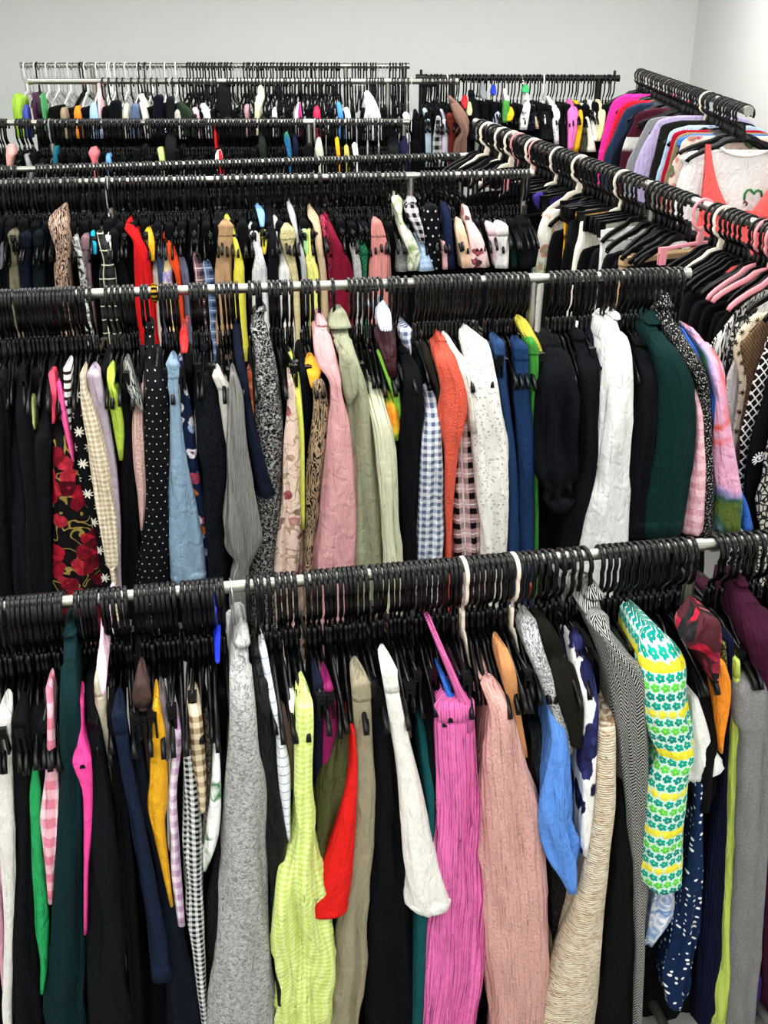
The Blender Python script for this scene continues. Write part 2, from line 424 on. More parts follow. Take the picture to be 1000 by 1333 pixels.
plan_hangers('R2', [-16, -11, -6, -1, 4, 9, 14.5, 20, 25, 30, 34.5, 40, 46, 52, 57, 62, 66.5, 71, 76, 81, 86, 91.5, 97, 103.5, 110, 117.5, 139, 147, 154, 161.5, 167, 172.5, 185, 191, 209, 214, 219, 224, 229.5,
   247.5, 252.5, 257.5, 262.5, 268, 282, 289, 295, 301, 308, 325, 332, 338, 350.6, 356, 361.5, 367, 372.5, 379, 394, 399, 404.6, 414, 433, 454, 461, 467.6, 474, 480.5, 487, 494, 506, 512, 518, 528, 540,
   547, 553.5, 559.5, 565.5, 571.5, 577.5, 583.5, 589.5, 595, 601, 608, 615, 622, 634, 640.5, 647.5, 654.5, 661.5, 669, 676.5, 684, 717, 724.6, 732, 738.5, 745, 752, 760, 767, 773, 784, 791, 798, 805.6, 814.6, 822, 829, 836, 842, 848, 855, 861.5, 870, 877.6, 885])
ax = []
x = 627.0
while x < 1036:
    if not (842 < x < 850 or 905 < x < 928): ax.append(x)
    x += 5.3 + 1.3 * (x - 627) / 400
cream_at = (636, 655, 668, 695, 728, 757, 812, 944, 986)
AQ = [q for q in ax if min(abs(q - c) for c in cream_at) > 2.6]
plan_hangers('A', [q for q in AQ if 665 < q < 838 and int(q) % 4], kind='clip', big=1.3)
plan_hangers('A', [q for q in AQ if not (665 < q < 838 and int(q) % 4)], kind='arm', big=1.3)
plan_hangers('A', list(cream_at[:8]), mat=CREAM, colour='cream', big=1.3, half=.15, kind='arm')
plan_hangers('A', [676, 701, 917], kind='clip', mat=PINK, colour='rose pink', big=1.35, half=.19)
plan_hangers('A', [996, 1012, 1030], kind='arm', mat=PINK, colour='rose pink', big=1.3)
plan_hangers('A', [1052, 1066, 1080, 1094, 1108, 1124, 1140, 1158], kind='arm', big=1.3)
# ------------------------------------------------------------------ garments
NF, NS, NB = 19, 5, 2
def catmull(P, t):
    n = len(P) - 1; i = min(int(t), n - 1); f = t - i
    a, b, c, d = P[max(i - 1, 0)], P[i], P[i + 1], P[min(i + 2, n)]
    out = []
    for k in range(len(b)):
        m0 = (c[k] - a[k]) * .5; m1 = (d[k] - b[k]) * .5
        if i == 0: m0 = (c[k] - b[k])
        if i == n - 1: m1 = (c[k] - b[k])
        h = f * f; g = h * f
        v = (2 * g - 3 * h + 1) * b[k] + (g - 2 * h + f) * m0 + (-2 * g + 3 * h) * c[k] + (g - h) * m1
        out.append(v)
    return out
def section(c, w, tf, tb, wb, e):
    """plan outline (along, toward viewer) of a hanging piece: rounded nose at TF, tail of half width WB at TB"""
    e = min(e, (tf - tb) * .45); P = []
    back = [(c - wb * .5, tb), (c - wb, tb + min(.012, (tf - tb) * .1))]
    side = []
    for i in range(1, NS + 1):
        k = i / (NS + 1); side.append((1 - k, k))
    t0, t1 = tb + min(.012, (tf - tb) * .1), tf - e
    P += back
    for a, b in side: q = b ** .7; P.append((c - (wb + (w - wb) * q), t0 + (t1 - t0) * b))
    for i in range(NF):
        a = math.pi * (i / (NF - 1)); ca, sa = math.cos(a), math.sin(a)
        P.append((c - w * math.copysign(abs(ca) ** .8, ca), t1 + e * sa))
    for b, a in side: q = b ** .7; P.append((c + (wb + (w - wb) * q), t0 + (t1 - t0) * b))
    P += [(c + wb, t0), (c + wb * .5, tb)]
    return P
MID = 2 + NS + NF // 2
def creases(seed, z):
    r = random.Random(int(seed * 977)); out = []
    for k in range(r.choice((1, 2, 2, 3))):
        q0 = r.uniform(-.7, .7); ph = r.uniform(0, 6); dp = r.uniform(.5, 1.0)
        out.append((q0 + .18 * math.sin(z * 4 + ph), r.uniform(.10, .17), dp * (.6 + .4 * math.sin(z * 3.1 + ph * 2))))
    return out
def loft(name, rl, rows, mat, parent=None, seed=0, fold=1.0, crease=.0, cap=.012, vshift=0.0):
    """rows: (along centre, half width, front, back, back half width, nose, z)"""
    rings = []
    c, w, tf, tb, wb, e, z = rows[0]
    if cap: rings.append((c, w * .55, tf - min(cap, w) * .5, tb + min(cap, w) * .4, wb * .5, e * .7, z + min(cap, w * .6))) 
    rings += rows
    V, F, UV = [], [], []; n = None; U = []
    for (c, w, tf, tb, wb, e, z) in rings:
        P = section(c, w, tf, tb, wb, e); n = len(P); acc = 0; us = [0.0]
        for i in range(1, n): acc += math.hypot(P[i][0] - P[i - 1][0], P[i][1] - P[i - 1][1]); us.append(acc)
        us.append(acc + math.hypot(P[0][0] - P[-1][0], P[0][1] - P[-1][1]))
        mid = us[MID]; U.append([u - mid for u in us])
        amp = min(.010, .24 * w) * fold; cw = max(w, wb); va = creases(seed, z) if crease and w > .012 else []
        for i, (s, t) in enumerate(P):
            u = us[i] - mid
            nz = .9 * noise.noise(Vector((u * 30 + seed * 7.3, z * 3.2, seed * 1.7))) + .8 * (.5 - 2 * abs(noise.noise(Vector((u * 34 + z * 3 + seed, z * 5.0, seed * 3.1 + 4)))))
            fall = min(1.0, max(.25, (rows[0][6] - z) * 5))
            ds, dt = (s - c), (t - (tf - e)); L = math.hypot(ds, dt) or 1
            k = amp * nz * fall
            s += ds / L * k; t += (dt / L if dt > 0 else 0) * k * 1.4
            if va and abs(i - MID) <= NF // 2:
                q = (i - MID) / (NF / 2)
                for q0, wd, dp in va: t -= math.exp(-((q - q0) / wd) ** 2) * min(.024, .55 * w) * dp * fall
            V.append(rl.pt(s, t, z))
    m = len(rings)
    for j in range(m - 1):
        for i in range(n):
            i2 = (i + 1) % n
            F.append((j * n + i, (j + 1) * n + i, (j + 1) * n + i2, j * n + i2))
            za, zb = rings[j][6] + vshift, rings[j + 1][6] + vshift
            UV.append(((U[j][i], za), (U[j + 1][i], zb), (U[j + 1][i + 1], zb), (U[j][i + 1], za)))
    F.append(tuple(range(n))); UV.append([(U[0][i], rings[0][6]) for i in range(n)])
    F.append(tuple((m - 1) * n + i for i in reversed(range(n)))); UV.append([(U[m - 1][i], rings[m - 1][6]) for i in reversed(range(n))])
    return mesh_obj(name, V, F, mat, parent, UV)

DEPS = {'S': [.075, .14, .185, .2], 'C': [.02, .075, .14, .185, .2], 'P': [.16], 'T': [.12, .155, .165, .17], 'V': [.19]}
GARMENTS = []
HEM = {'R1': 1322, 'R2': 705, 'R3': 355}
def garment(rail, fr, short, cat, kind, mat, rows, do=0.0, name=None, thin=None, sleeve=True, cuff=None, band=None, collar=None, fold=1.0, body_more=0.0, extra=None, ext=None, xo=0, bk=None):
    rl = RAILS[rail]; ox, oy, sc = fr
    px = [(oy + r[0] / sc, ox + r[1] / sc + xo, ox + r[2] / sc + xo) for r in rows]
    D = DEPS[kind]; key = []
    for i, (y, a, b) in enumerate(px):
        dep = D[min(i, len(D) - 1)] + do
        s1, z1 = rl.hit(a, y, dep); s2, z2 = rl.hit(b, y, dep)
        c, w, z = (s1 + s2) / 2, max(abs(s2 - s1) / 2, .0035), (z1 + z2) / 2
        key.append([c, w, dep, z])
    if ext is None: ext = .3 if px[-1][0] > HEM.get(rail, 9e9) else 0
    if ext:
        c, w, dep, z = key[-1]; c0, w0, _, z0 = key[-2]; k = ext / max(z0 - z, .03)
        key.append([c + (c - c0) * min(k, 1) * .5, w + max(-.3 * w, min(.3 * w, (w - w0) * min(k, 1) * .5)), dep, z - ext])
    # z must fall steadily
    for i in range(1, len(key)): key[i][3] = min(key[i][3], key[i - 1][3] - .004)
    total = key[0][3] - key[-1][3]; nr = max(8, min(44, int(total / .02))); nr = max(nr, 2 * len(key))
    dense = []
    for i in range(nr + 1):
        q = catmull(key, (len(key) - 1) * i / nr); q[1] = max(q[1], .003); dense.append(q)
    for i in range(1, len(dense)): dense[i][3] = min(dense[i][3], dense[i - 1][3] - .001)
    seed = len(GARMENTS) * 1.37 + 3
    base = name or cat.lower().replace(' ', '_').replace('-', '_')
    hl = key[0][0]
    root = empty(base, rl.pt(hl, 0, rl.z(hl)))
    inv = None
    m = fabric(*mat) if isinstance(mat, tuple) else mat
    g = Hang(); g.rail, g.al, g.short, g.root, g.cat, g.kind = rail, hl, short, root, cat, kind
    objs = []
    back = .2
    tb0 = {'P': D[0] + do - .09, 'T': D[0] + do - .07, 'V': D[0] + do - .1}.get(kind, 0) if bk is None else bk
    if kind in 'PTV':
        rr = []
        for c, w, d, z in dense:
            e = max(min(w * .75, .035), .010); rr.append((c, w, d + .55 * e, tb0, max(w * (thin or .55), .003), e, z))
        wb = band if band is not None else (.032 if cat in ('trousers', 'jeans', 'skirt', 'shorts') else 0)
        if wb:
            k = next((i for i, q in enumerate(dense) if dense[0][3] - q[3] > wb), 0); k = max(k, 1)
            top = [(c, w * 1.04 + .0008, tf + .0015, tb, b * 1.05, e, z) for c, w, tf, tb, b, e, z in rr[:k + 1]]
            objs.append(loft('waistband', rl, top, m, None, seed, .35 * fold))
            rr = rr[k:]
        nm = {'trousers': 'leg', 'jeans': 'leg', 'shorts': 'leg', 'skirt': 'skirt_panel', 'dress': 'skirt_panel'}.get(cat, 'body')
        kc = None
        if cuff:
            kc = next((i for i, q in enumerate(rr) if q[6] - rr[-1][6] < cuff), len(rr) - 1); kc = min(max(kc, 1), len(rr) - 2)
            cu = [(c, w * 1.02 + .001, tf + .002, tb, b * 1.04, e, z) for c, w, tf, tb, b, e, z in rr[kc:]]
            objs.append(loft('hem', rl, cu, m, None, seed + 1, .4 * fold, vshift=.003)); 
        objs.insert(0, loft(nm, rl, rr if len(rr) > 1 else rr * 2, m, None, seed, fold, crease=1.0 if fold >= .7 else 0))
    else:
        nk = 2 if kind == 'C' else 1
        body, slv = [], []
        for i, (c, w, d, z) in enumerate(dense):
            e = max(min(w * 1.0, .055), .016)
            bk = (.012 if kind == 'S' else min(d, .07)) if z > key[min(3, len(key) - 1)][3] else back
            tf = max(d - (e * 1.1 if (sleeve and i > nk) else 0), .01)
            body.append((c, w * (.82 if sleeve and i > 2 else 1.0), tf, -max(bk, .012), max(w * (thin or .5), .004), min(e, .03), z))
            slv.append((c, w, d, max(d - 2.0 * e, -.15), w * .55, e, z))
        if body_more:
            c, w, tf, tb, b, e, z = body[-1]
            body += [(c, w * .75, tf - .02, tb, b, e, z - body_more * .5), (c, w * .7, tf - .02, tb, b, e, z - body_more)]
        objs.append(loft('body', rl, body, m, None, seed, fold))
        if sleeve:
            s0 = next((i for i, q in enumerate(dense) if q[2] > .13 + do), 1); s0 = min(s0, len(slv) - 3)
            sl = slv[s0:]
            if cuff:
                kc = next((i for i, q in enumerate(sl) if q[6] - sl[-1][6] < cuff), len(sl) - 2); kc = min(max(kc, 1), len(sl) - 2)
                cu = [(c, w * 1.03 + .001, tf + .002, tb, b * 1.05, e, z) for c, w, tf, tb, b, e, z in sl[kc:]]
                objs.append(loft('cuff', rl, cu, m, None, seed + 2, .4 * fold, vshift=.003))
            objs.append(loft('sleeve', rl, sl, m, None, seed + 5, fold, crease=1.0 if fold >= .7 else 0))
        if collar:
            cr = [(c, w * 1.12, max(d, .03) + .012, -max(d, .03), w * .9, .02, z) for c, w, d, z in dense[:max(3, int(collar))]]
            objs.append(loft('collar', rl, cr, m, None, seed + 9, .6 * fold))
    off = root.location.copy()
    for o in objs:
        o.data.transform(Matrix.Translation(-off)); o.parent = root
    g.parts = objs; g.dense = dense; g.rl = rl; g.off = off
    if extra: extra(g)
    GARMENTS.append(g); return g

def panel(rail, fr, short, cat, mat, rows, t0=-.0, keyz=None, tip=.2, thick=.03, name=None, sweep=.03, hip=.28, al=None, fold=1.0, ext=.35, neck=False):
    """a garment seen face on: ROWS give its outer edge down the viewer's side; it is symmetrical about its hanger"""
    rl = RAILS[rail]; ox, oy, sc = fr
    px = [(oy + r[0] / sc, ox + r[1] / sc) for r in rows or []]
    if al is None: al = rl.hit(px[min(1, len(px) - 1)][1], px[min(1, len(px) - 1)][0], tip)[0]
    key = []
    if keyz: key = [[t, rl.z(al) + z] for t, z in keyz]
    for (y, x) in ([] if keyz else px):
        t, z = rl.cross(x, y, al); key.append([max(min(t, .5), .04), z])
    if neck and key[0][1] < rl.z(al) - .22: key = [[.05, rl.z(al) - .165], [.12, rl.z(al) - .19]] + [[max(q[0], .17), q[1]] for q in key]
    for i in range(1, len(key)): key[i][1] = min(key[i][1], key[i - 1][1] - .004)
    if ext: key.append([min(key[-1][0] * 1.02, .5), key[-1][1] - ext])
    nr = max(10, 3 * len(key)); V, F, UV = [], [], []; K = 22; seed = len(GARMENTS) * 1.9
    lst = [catmull(key, (len(key) - 1) * i / nr) for i in range(nr + 1)]
    n = 2 * K
    for j, (t, z) in enumerate(lst):
        for i in range(n):
            a = 2 * math.pi * i / n; x = math.cos(a); s = math.sin(a)
            tt = t * math.copysign(abs(x) ** .8, x); th = thick * .5 * math.copysign(abs(s) ** .5, s) * (.35 if j == 0 else 1)
            nz = noise.noise(Vector((tt * 16 + seed, z * 3, seed))) + .5 * noise.noise(Vector((tt * 40, z * 6, seed + 7)))
            V.append(rl.pt(al + th + nz * .006 * fold * math.copysign(1, th) * (0 if j == 0 else 1), tt, z))
    for j in range(nr):
        for i in range(n):
            i2 = (i + 1) % n; F.append((j * n + i, j * n + i2, (j + 1) * n + i2, (j + 1) * n + i))
            f = lambda jj, ii: (lst[jj][0] * math.cos(2 * math.pi * ii / n) + (2.0 if ii > K else 0), lst[jj][1])
            UV.append((f(j, i), f(j, i + 1), f(j + 1, i + 1), f(j + 1, i)))
    F.append(tuple(reversed(range(n)))); UV.append([(0, 0)] * n); F.append(tuple(nr * n + i for i in range(n))); UV.append([(0, 0)] * n)
    base = name or cat.lower().replace(' ', '_').replace('-', '_')
    root = empty(base, rl.pt(al, 0, rl.z(al))); m = fabric(*mat)
    o = mesh_obj('body', V, F, m, None, UV); o.data.transform(Matrix.Translation(-root.location)); o.parent = root
    g = Hang(); g.rail, g.al, g.short, g.root, g.cat, g.kind = rail, al, short, root, cat, 'S'; g.parts = [o]; g.key = key; g.rl = rl; g.off = root.location.copy()
    GARMENTS.append(g); return g
F1 = (0, 750, 2.285); F2 = (300, 720, 2.175); F3 = (620, 680, 2.042); F4 = (0, 340, 2.941); F5 = (320, 330, 2.778); F6 = (640, 330, 2.778)
F7 = (0, 60, 2.0); F8 = (500, 60, 2.0); PX = (0, 0, 1.0)
K_ = '#0b0d12'
def G(*a, **k): return garment('R1', *a, **k)
# ---- nearest rail, west end to east end
G(F1, 'ripped white jeans', 'jeans', 'P', ('denim', '#c9c7c0', '#dcdad4'), [(425, -14, 30), (560, -14, 36), (750, -8, 42), (900, 4, 44), (1100, 10, 40), (1333, 8, 36)])
G(F1, 'dusty pink cropped trousers', 'trousers', 'P', ('plain', '#c690a4'), [(900, -20, 4), (1050, -10, 12), (1228, 5, 20)], do=-.02)
G(F1, 'black ribbed skirt beside ripped jeans', 'skirt', 'P', ('plain', K_), [(432, 35, 75), (520, 40, 95), (800, 45, 100), (1000, 40, 105), (1333, 35, 125)])
G(F1, 'black velvet crop top', 'top', 'T', ('plain', '#0c0f15'), [(415, 88, 140), (470, 88, 148), (560, 95, 138), (700, 104, 132)], do=-.01)
G(F1, 'emerald green satin blouse', 'blouse', 'V', ('satin', '#1d9a55'), [(575, 95, 113), (650, 88, 122), (800, 92, 126), (1000, 100, 140), (1150, 117, 142), (1240, 120, 132)], do=-.02, fold=1.6)
G(F1, 'pink and white gingham blouse', 'blouse', 'T', ('gingham', '#e9c9cf', '#d77a90', .022), [(338, 135, 157), (420, 140, 160), (560, 138, 168), (680, 125, 180), (740, 121, 182), (850, 125, 165), (970, 142, 158)], do=.012, fold=2.0)
G(F1, 'dark teal wool coat', 'coat', 'C', ('plain', '#0b2f33'), [(142, 195, 225), (200, 181, 228), (300, 178, 228), (420, 174, 240), (600, 175, 250), (800, 165, 250), (1000, 150, 252), (1200, 138, 254), (1333, 130, 256)], collar=4)
G(F1, 'hot pink knotted top', 'top', 'T', ('satin', '#f2459a'), [(377, 226, 248), (480, 230, 248), (530, 218, 265), (562, 215, 272), (640, 245, 274), (760, 249, 272), (900, 248, 262), (1062, 250, 257)], do=.03, fold=.6)
G(F1, 'long black crepe dress', 'dress', 'S', ('plain', '#14161c'), [(310, 255, 280), (400, 255, 290), (600, 262, 320), (800, 262, 345), (1000, 258, 360), (1333, 258, 388)], sleeve=False, name='long_dress')
G(F1, 'cream tie-waist trousers', 'trousers', 'P', ('plain', '#cfc6ae'), [(310, 281, 300), (450, 285, 325), (600, 308, 332), (1100, 358, 380), (1210, 362, 380)], do=-.03)
G(F1, 'pale pink camisole strap', 'camisole', 'C', ('satin', '#e7bfce'), [(130, 300, 308), (200, 296, 307), (268, 286, 315), (300, 290, 315), (355, 300, 313)], sleeve=False)
G(F1, 'black pleated trousers', 'trousers', 'P', ('rib', '#0b0d12', .012), [(405, 318, 340), (600, 330, 372), (800, 340, 395), (1100, 370, 415), (1333, 385, 428)])
G(F1, 'dark indigo jeans with turned hem', 'jeans', 'P', ('denim', '#0f192b', '#223353'), [(415, 332, 368), (440, 335, 375), (570, 358, 395), (590, 360, 398), (800, 400, 440), (1000, 432, 478), (1200, 453, 511)], do=.025, cuff=.03, ext=0)
G(F1, 'navy midi dress', 'dress', 'P', ('plain', '#111a29'), [(420, 385, 410), (600, 402, 440), (800, 440, 490), (1000, 475, 540), (1333, 500, 608)])
G(F1, 'chocolate brown trousers', 'trousers', 'P', ('plain', '#58433f'), [(322, 402, 436), (362, 394, 448), (440, 415, 450), (520, 432, 452), (640, 440, 455)], do=-.02)
G(F1, 'mustard yellow wrap top', 'top', 'P', ('satin', '#d99f1c'), [(388, 455, 472), (500, 448, 500), (600, 446, 503), (680, 442, 500), (760, 456, 493), (980, 505, 516)], do=.01, band=0, fold=1.5)
G(F1, 'taupe jersey top', 'top', 'T', ('plain', '#6a6163'), [(362, 466, 490), (440, 475, 506), (545, 490, 506)], do=.005)
G(F1, 'lilac gingham shirt', 'shirt', 'T', ('gingham', '#e3dbe2', '#b388b2', .016), [(385, 500, 520), (450, 510, 537), (500, 515, 541), (650, 504, 526), (800, 506, 535), (900, 508, 540), (1040, 527, 551)], fold=1.6)
G(F1, 'black and white gingham dress', 'dress', 'P', ('gingham', '#d8dcd8', '#11171b', .007), [(470, 545, 560), (600, 545, 586), (800, 542, 605), (1000, 555, 608), (1200, 580, 612), (1333, 600, 622)])
G(F1, 'brown gingham shirt', 'shirt', 'T', ('gingham', '#cfc0a0', '#705840', .012), [(372, 556, 588), (400, 560, 600), (550, 572, 612), (640, 588, 614), (700, 595, 612)], do=.012, fold=1.4)
G(F1, 'speckled brown fur trim top', 'top', 'S', ('boucle', '#1d1a18', '#8a8074', 180.), [(352, 592, 608), (450, 606, 628), (600, 612, 632), (800, 600, 630)], sleeve=False, do=-.02)
G(F1, 'charcoal flecked long skirt', 'skirt', 'P', ('boucle', '#2a2a2e', '#47474b', 240., .55), [(560, 645, 680), (830, 640, 682), (1000, 612, 665), (1333, 622, 665)], do=-.03)
def tee_print(g):
    pts = []
    rl = g.rl
    al = g.dense[len(g.dense) // 2][0]
G(F1, 'white T-shirt with green print', 'T-shirt', 'S', ('water', ('#e9e8e2', '#efeee9', '#f1f0ec', '#1d7a35', '#efeee9'), 16.), [(440, 630, 640), (500, 634, 648), (560, 635, 656), (700, 625, 660), (800, 612, 650), (880, 603, 616)], do=.01, name='printed_tee', sleeve=False)
G(PX, 'chunky grey boucle coat', 'coat', 'C', ('boucle', '#808080', '#b4b3b0', 130., .46), [(815, 312, 322), (845, 304, 326), (880, 299, 329), (930, 299, 334), (990, 297, 339), (1045, 292, 350), (1130, 288, 351), (1230, 283, 356), (1333, 272, 361)], do=.02, collar=5, fold=.7)
G(F1, 'ultramarine blue satin strap top', 'top', 'C', ('satin', '#1c36d8'), [(135, 648, 660), (200, 640, 657), (256, 640, 655)], sleeve=False)
G(F2, 'black ruched velvet dress', 'dress', 'S', ('satin', '#0d0e12'), [(285, 60, 85), (400, 65, 115), (600, 80, 140), (800, 100, 160), (1000, 115, 170), (1280, 130, 182)], fold=1.6, name='ruched_dress')
G(F2, 'white shirt with fine blue stripes', 'shirt', 'S', ('stripe', '#dfe3ea', '#7f90b4', .02, .9, 1), [(282, 82, 105), (400, 106, 126), (520, 130, 149), (620, 135, 171), (750, 150, 172), (815, 161, 172)], sleeve=False, name='striped_shirt')
G(F2, 'mushroom brown camisole', 'camisole', 'T', ('plain', '#8a6f68'), [(440, 134, 155), (540, 158, 178), (665, 165, 178)], do=-.01)
G(F2, 'white vest top strap', 'vest top', 'T', ('plain', '#e8e7e2'), [(398, 164, 183), (430, 166, 182), (500, 170, 180)], do=0)
G(F2, 'lime gingham sundress', 'dress', 'T', ('gingham', '#dde79e', '#bdd065', .0062), [(392, 200, 220), (430, 190, 235), (520, 185, 238), (650, 184, 236), (780, 180, 240), (850, 160, 248), (950, 140, 262), (1100, 132, 283), (1200, 130, 285), (1333, 130, 272)], do=.03, fold=2.4, name='sundress')
G(F2, 'navy jersey dress', 'dress', 'P', ('plain', '#1b2138'), [(370, 238, 262), (560, 240, 262), (700, 240, 260)], do=-.02, band=0)
G(F2, 'magenta satin top', 'top', 'P', ('satin', '#9c1a68'), [(382, 262, 292), (480, 262, 305), (560, 262, 288), (640, 258, 275)], do=-.015, band=0)
G(F2, 'olive green chiffon blouse', 'blouse', 'S', ('satin', '#4c512c'), [(455, 318, 330), (520, 286, 350), (650, 252, 355), (760, 241, 350), (862, 246, 300), (1000, 250, 290)], fold=1.2, do=-.01)
G(F2, 'bright red flared T-shirt', 'T-shirt', 'V', ('plain', '#e0201c'), [(505, 344, 352), (600, 344, 360), (750, 308, 358), (900, 258, 350), (990, 224, 338), (1018, 228, 332)], fold=.5, name='red_tee', do=.004, cuff=.012)
G(F2, 'khaki wide-leg trousers', 'trousers', 'P', ('plain', '#948c74'), [(372, 346, 395), (450, 350, 400), (620, 352, 408), (800, 345, 406), (1000, 312, 392), (1200, 282, 386), (1333, 266, 372)], do=.012)
G(F2, 'straight black skirt beside khaki trousers', 'skirt', 'P', ('plain', '#0c0e14'), [(402, 396, 432), (600, 410, 476), (800, 402, 495), (1000, 390, 510), (1200, 386, 522), (1333, 386, 530)])
G(F2, 'cropped white jeans with stitched hem', 'jeans', 'P', ('denim', '#dcdad2', '#eceae4'), [(335, 430, 472), (380, 438, 476), (500, 455, 500), (620, 475, 530), (800, 490, 576), (930, 498, 612), (985, 499, 626), (1008, 520, 622)], do=.03, cuff=.03, fold=.8)
G(F2, 'khaki camisole behind white jeans', 'camisole', 'T', ('plain', '#5d5a48'), [(362, 474, 490), (430, 478, 503), (520, 500, 515)], do=-.02)
G(F2, 'teal crepe dress', 'dress', 'S', ('plain', '#14555a'), [(395, 510, 536), (480, 530, 568), (650, 550, 580), (800, 560, 580), (1000, 532, 566), (1333, 520, 550)], sleeve=False, do=-.01)
G(F2, 'black corduroy shirt', 'shirt', 'S', ('rib', '#0c0f14', .006), [(320, 520, 558), (420, 530, 590), (520, 560, 592), (700, 572, 596)], sleeve=False, do=-.02)
G(F2, 'cobalt blue satin camisole', 'camisole', 'T', ('satin', '#2f6fd6'), [(352, 596, 610), (430, 620, 646), (500, 634, 652), (572, 643, 652)], do=.02, fold=1.6)
def pink_strap(g):
    rl = g.rl; rr = []
    for y, a, b in [(302, 606, 618), (350, 622, 640), (400, 640, 662), (440, 655, 690), (520, 655, 697)]:
        s1, z1 = rl.hit(300 + a / 2.175, 720 + y / 2.175, .2); s2, z2 = rl.hit(300 + b / 2.175, 720 + y / 2.175, .2)
        rr.append(((s1 + s2) / 2, abs(s2 - s1) / 2, .19, .02, .006, .02, z1))
    o = loft('shoulder', rl, rr, g.parts[0].data.materials[0], None, 3); o.data.transform(Matrix.Translation(-g.off)); o.parent = g.root
G(F2, 'hot pink ribbed midi dress', 'dress', 'P', ('rib', '#ee70b2', .011, .005), [(430, 583, 690), (545, 583, 698), (650, 585, 704), (800, 580, 712), (1000, 560, 722), (1200, 542, 725), (1333, 532, 700)], do=.02, extra=pink_strap, band=.03, name='ribbed_dress')
G(F3, 'pale pink mohair jumper', 'jumper', 'S', ('fuzz', '#d9a79f', .014), [(385, 14, 40), (430, 18, 65), (520, 42, 102), (650, 26, 136), (800, 15, 180), (1000, 20, 200), (1200, 36, 206), (1333, 50, 200)], do=.01)
G(F3, 'caramel bodysuit', 'bodysuit', 'T', ('plain', '#bb8355'), [(342, 60, 86), (400, 70, 106), (520, 95, 122), (622, 120, 138)], do=.0, fold=.6)
G(F3, 'black satin blouse by caramel bodysuit', 'blouse', 'S', ('satin', '#0b0c12'), [(480, 132, 160), (560, 140, 190), (700, 150, 200), (850, 180, 205)], sleeve=False, do=-.02)
G(F3, 'cornflower blue satin blouse', 'blouse', 'S', ('satin', '#5a8fe0'), [(380, 158, 186), (480, 190, 221), (600, 205, 250), (750, 180, 263), (832, 182, 272), (900, 204, 282), (992, 246, 270)], fold=1.8, do=.015, thin=.3)
G(F3, 'grey and white marled cardigan', 'cardigan', 'S', ('boucle', '#5d5f63', '#d5d6d6', 230., .5), [(272, 122, 165), (350, 142, 186), (500, 200, 236), (620, 230, 262)], sleeve=False, do=-.01)
G(F3, 'charcoal flecked wool dress', 'dress', 'P', ('boucle', '#222224', '#5a5856', 260., .6), [(700, 200, 250), (900, 200, 246), (1100, 205, 238), (1200, 200, 225)], do=-.03, band=0)
G(F3, 'dark moss suede jacket', 'jacket', 'S', ('plain', '#1d1c15'), [(282, 165, 206), (380, 190, 262), (480, 222, 293), (560, 250, 290), (600, 258, 282)], do=.0, fold=.5, cuff=.02)
G(F3, 'white blouse with navy flowers', 'blouse', 'S', ('floral', '#e9e8e6', ('#3b3f7e', '#454a8a', '#2c2f66'), 30., .62, None, .5), [(318, 256, 290), (400, 270, 315), (500, 290, 330), (640, 285, 330), (760, 285, 322), (890, 285, 300)], do=.005, fold=1.5)
G(F3, 'cream and brown space-dyed knit dress', 'dress', 'S', ('space', '#e4d2b6', '#a5774f', '#f3e8d4'), [(450, 333, 346), (510, 335, 365), (555, 329, 378), (650, 328, 378), (800, 316, 376), (1000, 280, 357), (1200, 216, 346), (1333, 172, 332)], do=.012, fold=.6, name='knitted_dress')
G(F3, 'plain black wool coat', 'coat', 'S', ('plain', '#121315'), [(560, 376, 400), (650, 378, 408), (750, 380, 416), (1000, 362, 428), (1333, 330, 432)], do=-.01, sleeve=False)
G(F3, 'black and white herringbone coat', 'coat', 'C', ('tweed', '#08090b', '#a5a5a1', .020, .009), [(168, 296, 322), (215, 294, 350), (262, 300, 362), (330, 350, 376), (430, 374, 472), (550, 385, 480), (700, 402, 476), (900, 420, 470), (1100, 426, 456), (1333, 426, 446)], do=.005, collar=4)
G(F3, 'tan slip top', 'camisole', 'T', ('satin', '#b07f5d'), [(312, 430, 450), (400, 434, 456), (480, 450, 462)], do=.0)
G(F3, 'green and yellow daisy crochet top', 'top', 'S', ('daisy', '#c9e3d4'), [(270, 446, 458), (320, 449, 520), (392, 455, 574), (480, 460, 578), (585, 480, 590), (640, 502, 592), (700, 480, 580), (800, 468, 570), (950, 450, 566), (985, 462, 562)], do=.03, fold=.6, name='crochet_top')
G(F3, 'white T-shirt with frilled sleeve', 'T-shirt', 'V', ('plain', '#e9e9e6'), [(470, 575, 592), (540, 576, 615), (600, 578, 632), (655, 566, 653), (692, 565, 602)], do=-.01, fold=1.6, name='frilled_tee')
G(F3, 'black lace blouse under floral scarf', 'blouse', 'S', ('plain', '#0b0b0d'), [(340, 572, 610), (420, 582, 645), (600, 602, 650), (720, 590, 652), (770, 582, 640)], do=.0, fold=1.8)
G(F3, 'red floral knotted scarf', 'scarf', 'V', ('floral', '#5c2730', ('#c81f3c', '#e06a70', '#2d2b2c', '#b03048'), 26., .55), [(272, 598, 650), (300, 560, 652), (330, 566, 650), (350, 612, 650), (390, 620, 648), (425, 632, 646)], do=.02, fold=3.0)
G(F3, 'orange satin camisole', 'camisole', 'V', ('satin', '#e88722'), [(375, 646, 662), (440, 642, 678), (540, 645, 666), (612, 648, 656)], do=.0, fold=1.5)
G(F3, 'olive snakeskin skirt', 'skirt', 'P', ('snake', '#7d7a3c', '#33331c', .008), [(322, 648, 664), (380, 655, 668), (440, 664, 674)], do=.01, band=0)
